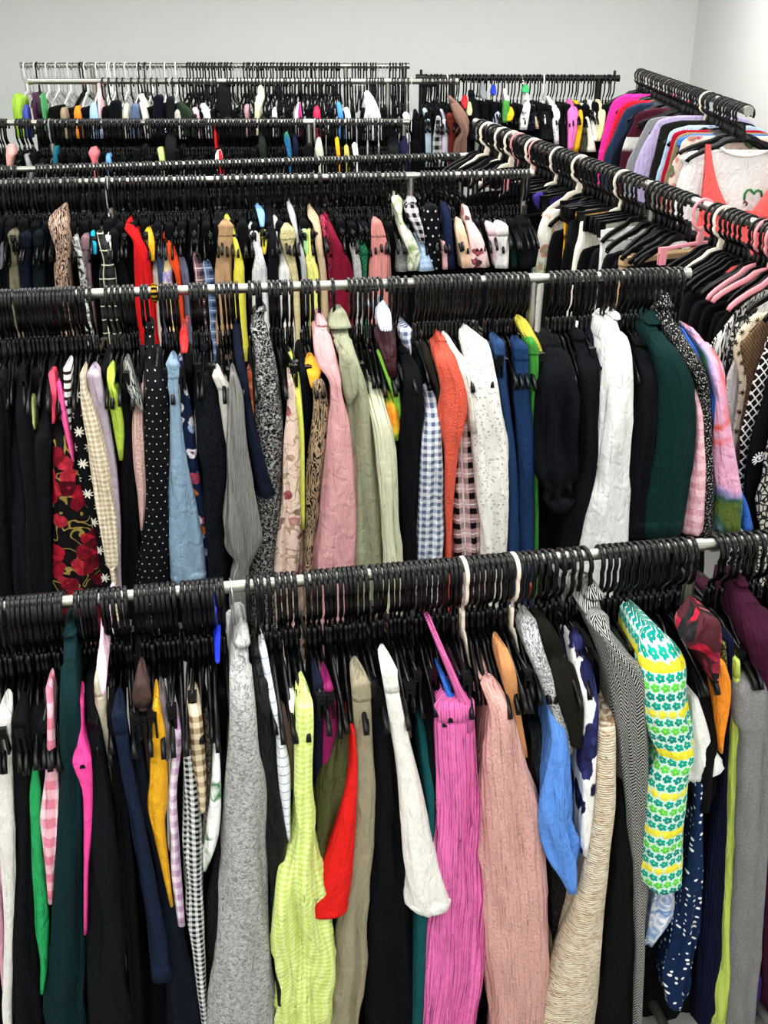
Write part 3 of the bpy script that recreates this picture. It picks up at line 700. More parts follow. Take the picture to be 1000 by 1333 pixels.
G(F3, 'navy ribbed knit dress', 'dress', 'P', ('rib', '#141b3d', .007), [(312, 662, 686), (500, 668, 694), (700, 652, 684), (900, 622, 674), (1100, 602, 662), (1333, 580, 648)], do=-.01, band=0)
G(F3, 'lime green linen trousers', 'trousers', 'P', ('plain', '#b8cc5e'), [(368, 688, 700), (500, 684, 706), (650, 680, 722), (800, 675, 725), (950, 668, 720), (1100, 650, 706), (1333, 630, 684)], do=.005, fold=1.2)
G(F3, 'grey wool jumper', 'jumper', 'S', ('boucle', '#828284', '#9b9a99', 300., .5), [(340, 716, 750), (380, 706, 768), (450, 700, 790), (545, 704, 792), (575, 716, 790), (700, 712, 788), (900, 706, 784), (1100, 696, 776), (1312, 686, 756)], do=.01, fold=.8, cuff=.0)
G(F3, 'maroon wool coat', 'coat', 'C', ('plain', '#471431'), [(140, 690, 706), (190, 702, 742), (260, 724, 800), (340, 740, 830), (500, 772, 850), (700, 780, 850), (1000, 776, 840), (1333, 770, 830)], collar=4, do=-.005)
G(F3, 'blue and white watercolour blouse', 'blouse', 'V', ('water', ('#e8eef2', '#7fa3d0', '#eef1f3', '#4d7fbf', '#dfe8ef'), 22.), [(900, 470, 520), (975, 480, 528), (1060, 462, 520), (1122, 450, 482)], do=-.02, fold=1.6)
G(F3, 'navy polka dot tie-waist dress', 'dress', 'V', ('dots', '#17315c', '#e9ebee', .0165, .22, .4), [(700, 585, 604), (800, 580, 603), (950, 556, 596), (1100, 531, 586), (1200, 508, 571), (1270, 511, 562), (1292, 522, 546)], do=.0, fold=1.8, name='polka_dot_dress')
G(F3, 'black velvet skirt beside herringbone coat', 'skirt', 'P', ('plain', '#0a0a0d'), [(800, 470, 580), (980, 448, 568), (1150, 444, 590), (1333, 440, 600)], do=-.05, band=0)
G(F3, 'purple jersey dress hem', 'dress', 'V', ('plain', '#4a3a86'), [(1200, 700, 770), (1312, 684, 760), (1333, 680, 765)], do=-.04, ext=.2)
# ---- second rail
def G(*a, **k): return garment('R2', *a, **k)
G(F4, 'outermost plain black dress', 'dress', 'P', ('plain', '#0c0f15'), [(455, -30, 20), (700, -40, 45), (1290, -60, 62)], name='black_dress')
G(F4, 'soft black jersey dress, second along', 'dress', 'S', ('plain', '#0e1118'), [(450, 26, 52), (600, 22, 88), (900, 40, 112), (1290, 50, 130)], sleeve=False, do=-.01, name='black_dress')
G(F4, 'round-shouldered black jersey dress', 'dress', 'S', ('plain', '#0a0d13'), [(440, 62, 98), (500, 60, 106), (600, 56, 118), (900, 85, 165), (1290, 95, 194)], sleeve=False, name='black_dress')
G(F4, 'pale lime strappy top', 'top', 'T', ('plain', '#b5c178'), [(528, 110, 130), (600, 112, 134), (700, 114, 130), (742, 115, 126)], do=.01)
G(F4, 'black wrap jacket by lime top', 'jacket', 'S', ('plain', '#101318'), [(462, 162, 186), (560, 160, 194), (650, 140, 196), (760, 125, 196), (1290, 150, 198)], sleeve=False, do=.0)
G(F4, 'black dress with red roses', 'dress', 'S', ('floral', '#120d12', ('#8e1026', '#b3162f', '#6d0c1e', '#c22a3d'), 23., .6, '#8d7a3c'), [(500, 195, 218), (600, 195, 242), (680, 196, 262), (760, 197, 285), (900, 197, 320), (1050, 202, 370), (1280, 190, 408)], sleeve=False, fold=.5, name='rose_print_dress')
G(F4, 'coral pink knotted strap top', 'top', 'T', ('satin', '#e0455f'), [(433, 184, 210), (500, 194, 216), (575, 198, 214), (620, 198, 210)], do=.012, fold=1.5)
G(F4, 'neon pink camisole', 'camisole', 'T', ('satin', '#f0589a'), [(465, 215, 232), (560, 227, 250), (680, 252, 270), (765, 276, 283)], do=.022, fold=.6)
G(F4, 'multicolour striped scarf top', 'top', 'V', ('stripe', '#dfe5e2', '#3a1f24', .022, .62, 1), [(410, 242, 270), (470, 244, 272), (560, 247, 273), (690, 255, 275)], do=-.03, name='striped_blouse')
G(F4, 'black dress printed with white stars', 'dress', 'S', ('star', '#0d0e13', '#dcd9cc', .046), [(415, 272, 285), (500, 274, 305), (600, 275, 318), (800, 290, 350), (1000, 330, 385), (1280, 380, 446)], sleeve=False, do=-.012, name='star_dress', fold=.6)
G(F4, 'beige gingham puff-sleeve blouse', 'blouse', 'V', ('gingham', '#e6dcc8', '#b3a07c', .0068), [(434, 304, 324), (500, 306, 330), (545, 308, 348), (650, 323, 386), (800, 345, 416), (1000, 380, 446), (1165, 405, 453), (1195, 420, 441)], do=.018, fold=1.2, cuff=.03)
G(F4, 'lilac tailored trousers', 'trousers', 'P', ('plain', '#b3a5b4'), [(440, 325, 385), (480, 335, 390), (600, 362, 415), (800, 408, 446), (1000, 438, 461), (1250, 445, 466)], do=.01, fold=.5, band=0)
G(F4, 'lime green tie-neck top', 'top', 'T', ('satin', '#a9c546'), [(414, 410, 438), (450, 408, 440), (480, 413, 437), (530, 415, 458), (650, 438, 476), (760, 455, 474)], do=.0, fold=1.5)
G(F4, 'black satin zebra scarf', 'scarf', 'T', ('zebra', '#0c0d10', '#9a9a94', 22.), [(390, 470, 496), (480, 482, 522), (520, 500, 540), (575, 535, 550)], do=.014, fold=1.8)
G(F4, 'black wide-leg trousers', 'trousers', 'P', ('plain', '#0b0d12'), [(480, 465, 492), (700, 465, 512), (1000, 466, 537), (1260, 460, 546)])
G(F4, 'blush pink fluffy cardigan', 'cardigan', 'S', ('fuzz', '#d3aea6', .012), [(448, 534, 558), (500, 526, 556), (600, 506, 548), (750, 510, 558), (900, 528, 562), (1032, 537, 549)], do=-.012, sleeve=False)
G(F4, 'black dress with tiny white dots', 'dress', 'C', ('dots', '#0e1014', '#c9c9c6', .020, .055), [(238, 558, 588), (300, 556, 590), (400, 556, 590), (480, 556, 640), (700, 553, 646), (900, 555, 650), (1100, 536, 650), (1240, 520, 648)], do=-.0, fold=.6, name='dotted_dress', collar=3)
G(F4, 'light blue denim skirt', 'skirt', 'P', ('denim', '#6f8ba4', '#90a8bb'), [(394, 636, 685), (430, 645, 685), (480, 642, 684), (540, 650, 686), (700, 648, 706), (900, 642, 740), (1100, 645, 775), (1225, 655, 790)], do=.022, ext=0, cuff=.02, fold=.7, band=.03)
G(F4, 'navy dress with blue flowers', 'dress', 'P', ('floral', '#18264a', ('#8da0c8', '#cfd3de', '#b56a3c', '#3d5a98', '#c24862', '#e6e4e8'), 36., .55), [(375, 682, 697), (500, 690, 716), (600, 692, 740), (800, 705, 760), (1000, 740, 802), (1228, 790, 838)], do=.004, band=0, name='floral_dress')
G(F4, 'short red satin top', 'top', 'C', ('satin', '#cf1d1f'), [(276, 688, 712), (300, 686, 720), (352, 692, 718)], sleeve=False, do=.05)
G(F4, 'black fluffy cardigan', 'cardigan', 'C', ('boucle', '#0b0c10', '#1c222c', 120.), [(320, 770, 796), (380, 762, 800), (450, 742, 816), (600, 745, 850), (750, 760, 872), (830, 774, 880), (1000, 782, 860), (1220, 800, 872)], do=-.004, cuff=.03, collar=3)
G(F4, 'off-white jogging trousers', 'trousers', 'P', ('plain', '#c9c4bb'), [(440, 814, 850), (490, 834, 886), (540, 840, 882), (650, 853, 876), (900, 858, 874)], do=.006, band=.03)
G(F4, 'grey ribbed jumper', 'jumper', 'V', ('rib', '#8b8a86', .006), [(438, 880, 905), (520, 875, 932), (700, 870, 946), (900, 864, 976), (1040, 858, 1000), (1085, 858, 1002), (1120, 872, 990), (1165, 896, 962), (1242, 880, 950)], do=.02, fold=.8, cuff=.05)
G(F4, 'navy jersey tunic', 'tunic', 'C', ('plain', '#141c33'), [(240, 890, 922), (330, 895, 930), (400, 905, 940), (600, 930, 972), (750, 960, 1010), (880, 985, 1050), (905, 990, 1048)], do=.0, sleeve=False)
G(F4, 'rust floral blouse', 'blouse', 'T', ('floral', '#b5583a', ('#e8d7c6', '#6d2a1d', '#d58a5b'), 45., .5), [(428, 945, 966), (550, 950, 974), (670, 960, 976)], do=-.012)
G(F5, 'black and white boucle coat', 'coat', 'C', ('boucle', '#0e0f12', '#c9c9c6', 150., .57, .008), [(190, 42, 72), (225, 26, 75), (262, 16, 76), (400, 36, 110), (600, 36, 136), (800, 42, 136), (1000, 30, 130), (1170, 8, 112)], do=-.02, fold=.5, name='boucle_coat', collar=4)
G(F5, 'peach chiffon floral dress', 'dress', 'P', ('floral', '#e3c9bb', ('#b5606a', '#b79a86', '#d99a98', '#9c7a68'), 26., .36, '#b39a84'), [(448, 152, 170), (560, 150, 192), (700, 140, 206), (900, 130, 210), (1160, 108, 208)], do=.01, band=0, name='floral_dress')
G(F5, 'lime yellow cardigan', 'cardigan', 'S', ('plain', '#c5cc5a'), [(372, 152, 172), (450, 167, 196), (550, 185, 206), (700, 200, 214), (1000, 203, 215)], do=.005, sleeve=False)
G(F5, 'short dark navy top', 'top', 'P', ('plain', '#171c28'), [(430, 196, 232), (550, 201, 236), (700, 212, 236)], do=-.02, band=0)
G(F5, 'yellow frilled strap top', 'top', 'T', ('satin', '#e0a62a'), [(396, 214, 262), (425, 220, 276), (452, 228, 268), (485, 236, 258)], do=.016, fold=3.)
G(F5, 'brown and black geometric scarf dress', 'dress', 'V', ('zebra', '#17120f', '#a58c70', 24., .4, .42), [(470, 240, 286), (560, 246, 300), (700, 232, 296), (850, 220, 276), (1000, 212, 256), (1150, 210, 241)], do=.004, fold=1.5, name='patterned_dress')
G(F5, 'rose pink fleece coat', 'coat', 'C', ('plain', '#cf9a9c'), [(222, 256, 272), (262, 258, 298), (300, 246, 308), (400, 258, 336), (460, 300, 346), (520, 308, 352), (650, 298, 386), (800, 284, 403), (1000, 260, 412), (1150, 240, 418)], do=.012, fold=.7, collar=5)
def sage_lapel(g):
    rl = g.rl; rr = []
    for y, a, b in [(360, 340, 362), (400, 338, 400), (450, 340, 412), (500, 350, 412), (540, 362, 385)]:
        s1, z1 = rl.hit(320 + a / 2.778, 330 + y / 2.778, .19); s2, z2 = rl.hit(320 + b / 2.778, 330 + y / 2.778, .19)
        rr.append(((s1 + s2) / 2, abs(s2 - s1) / 2, .205, .1, .006, .02, z1))
    o = loft('lapel', rl, rr, g.parts[0].data.materials[0], None, 3); o.data.transform(Matrix.Translation(-g.off)); o.parent = g.root
G(F5, 'sage green fleece coat', 'coat', 'C', ('plain', '#97997f'), [(213, 310, 360), (280, 302, 382), (330, 322, 390), (400, 345, 412), (470, 362, 436), (540, 368, 450), (700, 380, 470), (900, 385, 490), (1130, 380, 506)], do=-.005, fold=.7, collar=5, extra=sage_lapel)
G(F5, 'pale green ribbed cardigan', 'cardigan', 'S', ('rib', '#d3d4b6', .011), [(437, 414, 448), (500, 430, 492), (580, 452, 515), (660, 466, 536), (800, 478, 553), (1000, 490, 564), (1120, 500, 573)], do=.014)
G(F5, 'shirt with blue pinstripes', 'shirt', 'C', ('stripe', '#d9dde6', '#6f7fae', .007, .72), [(176, 492, 504), (220, 478, 528), (282, 490, 532)], do=.02, sleeve=False, name='pinstripe_shirt')
G(F5, 'burgundy halter top', 'top', 'S', ('satin', '#431722'), [(278, 468, 540), (310, 472, 546), (350, 486, 549), (450, 520, 549)], do=-.03, sleeve=False, fold=.6)
G(F5, 'bright green strappy top', 'top', 'T', ('plain', '#7cb342'), [(372, 480, 498), (450, 508, 545), (550, 540, 562), (600, 548, 560)], do=-.005)
G(F5, 'orange tropical print top', 'top', 'T', ('water', ('#d8721f', '#e68a25', '#d8b62f', '#3e8f34', '#1d6a34'), 14.), [(505, 507, 524), (560, 499, 550), (620, 512, 558), (675, 530, 552)], do=.01, fold=1.)
G(F5, 'plain black jumper beside gingham shirt', 'jumper', 'S', ('plain', '#0c0e13'), [(350, 556, 592), (400, 565, 620), (450, 575, 640), (550, 570, 650), (700, 556, 642), (900, 560, 636), (1110, 570, 622)], do=.0, cuff=.06)
def gingham_collar(g):
    rl = g.rl; rr = []
    for y, a, b in [(280, 553, 603), (310, 558, 598), (345, 575, 600), (370, 585, 600)]:
        s1, z1 = rl.hit(320 + a / 2.778, 330 + y / 2.778, .06); s2, z2 = rl.hit(320 + b / 2.778, 330 + y / 2.778, .06)
        rr.append(((s1 + s2) / 2, abs(s2 - s1) / 2, .07, -.05, .01, .02, z1))
    o = loft('collar', rl, rr, g.parts[0].data.materials[0], None, 3); o.data.transform(Matrix.Translation(-g.off)); o.parent = g.root
G(F5, 'blue and white gingham shirt', 'shirt', 'S', ('gingham', '#e6e8ec', '#56688e', .0105), [(440, 630, 652), (520, 650, 690), (600, 652, 708), (700, 640, 720), (900, 630, 725), (1110, 620, 722)], do=.008, fold=.7, extra=gingham_collar, cuff=.03)
G(F5, 'grey marl strap top', 'top', 'T', ('plain', '#6c6d70'), [(420, 552, 575), (470, 570, 595), (520, 592, 610)], do=-.015)
G(F5, 'dark khaki jacket', 'jacket', 'S', ('plain', '#2c2a20'), [(330, 638, 655), (420, 655, 700), (500, 690, 722), (560, 700, 722)], do=-.02, sleeve=False)
G(F5, 'coral cable-knit jumper', 'jumper', 'S', ('fuzz', '#de5d49', .02), [(310, 700, 724), (350, 702, 745), (392, 692, 768), (500, 712, 805), (620, 706, 796), (720, 720, 772), (900, 725, 756), (1072, 728, 747)], do=.006, fold=1.6)
G(F5, 'pink and black plaid shirt', 'shirt', 'V', ('plaid', '#d9b5b5', '#17171c', '#efe3e0', .045), [(550, 788, 805), (700, 770, 818), (850, 758, 838), (1000, 750, 858), (1080, 748, 862)], do=-.03, name='plaid_shirt')
G(F5, 'white satin blouse by lace top', 'blouse', 'S', ('satin', '#d9d4cc'), [(308, 718, 742), (360, 742, 775), (400, 760, 805), (500, 796, 822), (650, 812, 842)], do=-.004, sleeve=False)
G(F5, 'white lace cardigan', 'cardigan', 'S', ('lace', '#e3e2da', '#b4b2a8', .010), [(294, 802, 832), (335, 792, 886), (450, 810, 915), (600, 828, 945), (720, 830, 965), (850, 844, 956), (950, 858, 952), (1080, 862, 950)], do=.014, fold=.8)
G(F6, 'mid-blue jeans beside white lace', 'jeans', 'P', ('denim', '#233f6e', '#38598c'), [(325, 10, 46), (430, 20, 55), (600, 40, 76), (800, 62, 96), (1080, 62, 106)], do=-.01, name='blue_jeans')
G(F6, 'indigo jeans beside green trousers', 'jeans', 'P', ('denim', '#172f57', '#274a7c'), [(340, 85, 131), (400, 90, 136), (520, 86, 141), (620, 96, 151), (800, 104, 156), (1080, 107, 156)], do=.012, name='blue_jeans')
G(F6, 'bright green trousers', 'trousers', 'P', ('plain', '#3d8a35'), [(320, 130, 160), (400, 136, 179), (600, 144, 176), (800, 152, 172), (1080, 154, 172)], do=.0)
G(F6, 'yellow wrapped sash', 'sash', 'T', ('satin', '#b0a334'), [(254, 95, 135), (290, 112, 155), (330, 138, 176), (362, 158, 186)], do=-.03, fold=2.)
G(F6, 'black puff-sleeve blouse', 'blouse', 'S', ('plain', '#0c1017'), [(310, 205, 240), (360, 196, 280), (420, 190, 304), (500, 182, 324), (650, 175, 330), (780, 178, 328), (835, 192, 324), (860, 215, 300), (900, 204, 312), (940, 225, 282)], do=.015, fold=2.2, cuff=.035)
G(F6, 'black long-sleeve blouse behind puff sleeve', 'blouse', 'S', ('plain', '#0d0f15'), [(300, 300, 345), (380, 320, 380), (450, 326, 402), (650, 326, 406), (800, 310, 392), (1060, 255, 332)], do=-.004)
G(F6, 'navy polo jumper', 'jumper', 'C', ('plain', '#151c30'), [(262, 340, 378), (320, 350, 396), (380, 366, 412), (420, 385, 416)], do=-.02, sleeve=False)
def shirt_collar(g):
    rl = g.rl; rr = []
    for y, a, b in [(262, 405, 440), (300, 388, 440), (325, 398, 432), (345, 412, 432)]:
        s1, z1 = rl.hit(640 + a / 2.778, 330 + y / 2.778, .1); s2, z2 = rl.hit(640 + b / 2.778, 330 + y / 2.778, .1)
        rr.append(((s1 + s2) / 2, abs(s2 - s1) / 2, .11, -.02, .01, .02, z1))
    o = loft('collar', rl, rr, g.parts[0].data.materials[0], None, 3); o.data.transform(Matrix.Translation(-g.off)); o.parent = g.root
G(F6, 'white linen shirt', 'shirt', 'C', ('plain', '#dddcda'), [(222, 444, 464), (260, 435, 472), (320, 425, 505), (380, 424, 520), (450, 420, 522), (600, 405, 522), (750, 388, 520), (880, 362, 520), (1060, 325, 508)], do=.02, fold=1.4, collar=3, cuff=.05, extra=shirt_collar)
G(F6, 'black shirt beside green blazer', 'shirt', 'S', ('plain', '#0e1016'), [(320, 520, 570), (380, 535, 600), (450, 545, 620), (600, 530, 611), (800, 515, 592), (1030, 505, 562)], do=.0, cuff=.04, name='black_shirt')
G(F6, 'bottle green blazer', 'blazer', 'C', ('plain', '#0c3432'), [(226, 560, 602), (260, 566, 616), (310, 580, 640), (370, 600, 694), (470, 618, 745), (540, 614, 753), (700, 604, 753), (850, 580, 736), (1030, 545, 702)], do=.014, fold=.5, collar=4, cuff=.03)
G(F6, 'pink gingham satin shirt', 'shirt', 'S', ('gingham', '#e2b8c0', '#c98a98', .02), [(370, 655, 676), (450, 690, 722), (550, 740, 766), (700, 745, 776), (850, 726, 776), (960, 710, 772), (1020, 705, 768)], do=.004, sleeve=False, fold=1.8)
G(F6, 'black glitter knit cardigan', 'cardigan', 'C', ('glit', '#121214', '#b9b9b4', 300.), [(150, 608, 638), (215, 606, 672), (280, 640, 692), (380, 690, 760), (450, 738, 796), (550, 760, 806), (800, 775, 808), (1025, 765, 805)], do=-.004, collar=4, name='glitter_cardigan')
G(F6, 'cobalt blue satin dress', 'dress', 'S', ('satin', '#2b66c4'), [(280, 688, 702), (380, 740, 770), (480, 800, 824), (600, 806, 840), (800, 850, 890), (920, 910, 936), (1005, 915, 960)], do=-.006, sleeve=False, name='blue_dress')
G(F6, 'pink satin blouse with large poppy print', 'blouse', 'S', ('water', ('#5a6d2c', '#2f5f4a', '#8d86b8', '#d9a0bd', '#d99bb6', '#de5d4e', '#dba0bd'), 5.5), [(282, 720, 742), (340, 760, 800), (420, 788, 850), (520, 818, 856), (650, 815, 880), (800, 814, 905), (900, 818, 918), (1015, 806, 912)], do=.012, fold=.8, name='poppy_blouse')
# ---- third rail
FA = (180, 190, 4.545); FB = (380, 190, 4.545); FC = (0, 190, 5.0); FD = (600, 220, 3.333)
def G(*a, **k): return garment('R3', *a, **k)
G(FC, 'grey knotted scarf at the rail end', 'scarf', 'T', ('plain', '#77797c'), [(640, -8, 16), (740, -4, 22), (800, -4, 14)])
G(FC, 'olive silk trousers', 'trousers', 'P', ('satin', '#6b6650'), [(578, 48, 118), (640, 62, 116), (700, 70, 112), (900, 62, 132)])
G(FC, 'navy skirt behind olive trousers', 'skirt', 'P', ('plain', '#10182a'), [(590, 122, 200), (900, 125, 205)], do=-.01)
G(FC, 'black-green wool skirt', 'skirt', 'P', ('plain', '#0d1a20'), [(580, 215, 278), (700, 222, 285), (900, 215, 300)])
G(FC, 'brown zebra print blouse', 'blouse', 'S', ('zebra', '#241812', '#b79a86', 30., .9), [(392, 400, 428), (450, 330, 438), (510, 308, 440), (580, 322, 445), (700, 355, 462), (900, 350, 462)], do=.02, fold=1.2)
G(FC, 'black and white camouflage blouse', 'blouse', 'V', ('boucle', '#101114', '#cfcfcb', 40.), [(610, 465, 500), (740, 500, 545), (900, 520, 570)])
G(FC, 'mauve trousers', 'trousers', 'P', ('plain', '#8d7076'), [(600, 528, 578), (750, 535, 590), (900, 560, 598)])
G(FC, 'turquoise rolled vest', 'vest top', 'T', ('plain', '#1f9fc4'), [(565, 588, 614), (640, 598, 628), (705, 610, 630)], do=.02, name='vest_top')
G(FC, 'black shirt with white plaid lines', 'shirt', 'S', ('plaid', '#1d1f1f', '#3b3d3a', '#c8c8ae', .05), [(520, 610, 640), (580, 628, 675), (650, 635, 705), (760, 660, 735), (900, 640, 755)], do=.005, name='plaid_shirt')
G(FC, 'black bandeau dress', 'dress', 'P', ('plain', '#0e1116'), [(570, 705, 765), (700, 730, 785), (900, 770, 850)], do=-.01)
G(FC, 'scarlet ribbed jumper', 'jumper', 'S', ('rib', '#d5191d', .012), [(485, 828, 856), (540, 806, 880), (620, 862, 928), (720, 868, 968), (910, 875, 1000)], do=.01)
G(FA, 'yellow knotted top', 'top', 'T', ('satin', '#dba316'), [(503, 38, 80), (560, 44, 96), (620, 66, 100), (680, 74, 98)], do=.02)
G(FA, 'cream floral camisole', 'camisole', 'T', ('floral', '#e2dccb', ('#b98a54', '#8c6a58'), 40., .4), [(680, 88, 118), (800, 85, 125)])
G(FA, 'blue denim pinafore', 'dress', 'T', ('denim', '#33466a', '#50658c'), [(590, 104, 132), (640, 105, 148), (790, 118, 152)], name='pinafore')
G(FA, 'lilac and yellow patterned blouse', 'blouse', 'S', ('floral', '#cdbb8e', ('#c58fb0', '#e3cf6e', '#a7a0cc'), 30., .6), [(560, 126, 150), (660, 146, 190), (740, 150, 208), (805, 145, 205)], sleeve=False)
G(FA, 'orange-red rolled cardigan', 'cardigan', 'S', ('fuzz', '#e04a20', .02), [(535, 138, 176), (600, 160, 212), (700, 190, 242), (826, 228, 254)], do=.02)
G(FA, 'slate blue jersey dress', 'dress', 'S', ('plain', '#676a80'), [(610, 220, 250), (700, 240, 285), (820, 255, 305)], sleeve=False)
G(FA, 'maroon tartan shirt', 'shirt', 'S', ('plaid', '#8d6a70', '#3a2f3e', '#c8b3b0', .04), [(575, 304, 330), (680, 320, 372), (800, 335, 388)], sleeve=False, name='tartan_shirt')
G(FA, 'blue checked shirt', 'shirt', 'P', ('plaid', '#6d83a8', '#2c3a5c', '#b7c2d4', .04), [(700, 375, 430), (810, 385, 455)], name='checked_shirt')
G(FA, 'tan paperbag trousers', 'trousers', 'P', ('plain', '#b08d68'), [(472, 474, 562), (510, 478, 558), (560, 470, 562), (610, 468, 560), (795, 458, 562)], do=.01, fold=1.6)
G(FA, 'yellow wrap dress', 'dress', 'S', ('plain', '#d5cc4a'), [(425, 508, 540), (500, 540, 570), (600, 565, 598), (720, 572, 628), (808, 570, 632)], do=.0, sleeve=False, name='wrap_dress')
G(FA, 'black waistcoat', 'waistcoat', 'P', ('plain', '#101114'), [(470, 588, 650), (600, 600, 655), (690, 620, 650)], do=-.01)
G(FA, 'white towelling jacket', 'jacket', 'S', ('fuzz', '#dfe0e0', .02), [(476, 650, 702), (540, 656, 722), (640, 690, 738), (720, 680, 760), (805, 670, 768)], do=.01)
G(FA, 'pale blue hood', 'hooded top', 'C', ('plain', '#7fb2e2'), [(355, 690, 725), (400, 704, 748), (480, 722, 748)], sleeve=False, name='hooded_top')
G(FA, 'yellow knot-front top', 'top', 'T', ('plain', '#d8c545'), [(516, 716, 774), (570, 722, 764), (640, 738, 756)], do=.01)
G(FA, 'black padded jacket', 'jacket', 'C', ('plain', '#0d1117'), [(290, 748, 785), (400, 750, 802), (500, 756, 812), (600, 770, 832), (780, 770, 832)], do=.0)
G(FA, 'white floaty blouse', 'blouse', 'S', ('plain', '#dddcd6'), [(430, 790, 825), (560, 815, 850), (700, 838, 885), (785, 832, 906)], sleeve=False, do=-.01)
G(FA, 'cream crinkled trousers', 'trousers', 'P', ('boucle', '#ddd0a0', '#c8ba84', 120.), [(495, 846, 922), (550, 842, 930), (600, 850, 922), (795, 905, 946)], do=.014, fold=1.8)
G(FA, 'grey hooded sweatshirt', 'sweatshirt', 'C', ('plain', '#a9abad'), [(320, 875, 895), (400, 890, 930), (520, 925, 950), (640, 945, 985), (770, 970, 1000)], sleeve=False)
G(FB, 'mint green vest', 'vest top', 'T', ('plain', '#9fd08a'), [(505, 55, 95), (580, 62, 100), (660, 85, 104)], name='vest_top', do=.0)
G(FB, 'lemon yellow camisole', 'camisole', 'T', ('satin', '#dfdd7c'), [(505, 92, 118), (620, 95, 132), (680, 80, 140), (785, 92, 166)], do=.014)
G(FB, 'beige trench coat', 'coat', 'C', ('plain', '#b8a284'), [(355, 95, 115), (420, 98, 158), (480, 130, 172), (600, 142, 186), (790, 170, 210)], do=.0, name='trench_coat', sleeve=False)
G(FB, 'crimson jacket', 'jacket', 'S', ('plain', '#8a1432'), [(415, 190, 215), (470, 205, 240), (540, 225, 272), (650, 243, 328), (785, 248, 360)], do=.01)
G(FB, 'hot pink patterned blouse', 'blouse', 'T', ('zebra', '#d94668', '#33131d', 30.), [(430, 168, 200), (560, 190, 235), (660, 208, 244), (755, 215, 246)], do=-.005)
G(FB, 'grey fleecy jumper', 'jumper', 'S', ('boucle', '#9c9d9c', '#c9cac8', 150.), [(535, 328, 365), (600, 345, 385), (755, 368, 418)], do=.0)
G(FB, 'green net skirt', 'skirt', 'P', ('net', '#2f8a62', '#1b5a40', .012), [(590, 384, 440), (640, 395, 455), (755, 420, 445)], do=-.004)
G(FB, 'salmon pink corduroy pinafore', 'dress', 'P', ('rib', '#d98e88', .009), [(455, 478, 532), (520, 472, 552), (640, 468, 584), (755, 458, 592)], do=.02, fold=.5, name='pinafore', band=.05)
G(FB, 'grey boucle cardigan', 'cardigan', 'S', ('boucle', '#6f7070', '#949594', 160.), [(520, 620, 655), (600, 622, 690), (745, 620, 700)], sleeve=False)
G(FB, 'green leaf-print blouse', 'blouse', 'C', ('water', ('#d9dfc8', '#e2e5d6', '#8da06a', '#e0e3d2', '#5d6f45'), 12.), [(290, 594, 632), (330, 596, 658), (440, 640, 660), (520, 650, 712), (640, 690, 762), (740, 695, 750)], do=.012, name='leaf_blouse', sleeve=False)
G(FB, 'pale blue seersucker shirt', 'shirt', 'S', ('gingham', '#bdd2ea', '#94b3d9', .01), [(480, 690, 720), (560, 740, 775), (640, 755, 812), (742, 750, 848)], do=.004, sleeve=False, name='seersucker_shirt')
G(FB, 'black gingham ruffle top', 'top', 'S', ('gingham', '#c9c4c6', '#141318', .014), [(325, 680, 742), (360, 668, 750), (420, 690, 760), (500, 735, 782), (580, 765, 790)], do=.0, fold=2.0)
G(FB, 'black skirt with sparse white dots', 'skirt', 'P', ('dots', '#0e1316', '#d5d6d4', .03, .1), [(368, 788, 865), (440, 778, 872), (560, 790, 880), (730, 820, 890)], do=.01, band=0)
G(FB, 'navy blue blazer', 'blazer', 'S', ('plain', '#1a2348'), [(350, 885, 925), (420, 902, 945), (560, 905, 960), (730, 930, 968)], do=-.004, sleeve=False)
G(FB, 'dusty pink trousers beside dotted skirt', 'trousers', 'V', ('plain', '#cf9f9f'), [(570, 890, 905), (640, 892, 930), (730, 895, 925)], do=-.008)
G(FD, 'peach ruffle blouse', 'blouse', 'T', ('plain', '#e0bfa0'), [(225, -15, 5), (260, -20, 18), (330, -12, 36), (430, 2, 42)], do=.02, fold=2.)
G(FD, 'pink blouse with red flowers', 'blouse', 'S', ('floral', '#e3c1bd', ('#a8535c', '#6d4a4c', '#d2707a'), 26., .42), [(170, 18, 36), (235, 26, 60), (290, 40, 95), (360, 45, 120), (430, 40, 132)], do=.012, name='floral_blouse')
G(FD, 'pale pink cropped jeans', 'jeans', 'P', ('denim', '#e0c3cb', '#ead6db'), [(250, 116, 150), (330, 130, 158), (420, 145, 170)], do=.0)
G(FD, 'white cargo jeans', 'jeans', 'P', ('denim', '#d9d8d4', '#e8e6e2'), [(250, 150, 205), (330, 155, 210), (430, 150, 206)], do=.012)
G(FD, 'dark green satin dress', 'dress', 'S', ('plain', '#0d2a22'), [(240, 210, 240), (330, 220, 245), (430, 222, 250)], sleeve=False)
G(FD, 'black sleeveless dress', 'dress', 'S', ('plain', '#0c0f14'), [(220, 240, 290), (300, 250, 345), (430, 255, 330)], sleeve=False, name='black_dress')
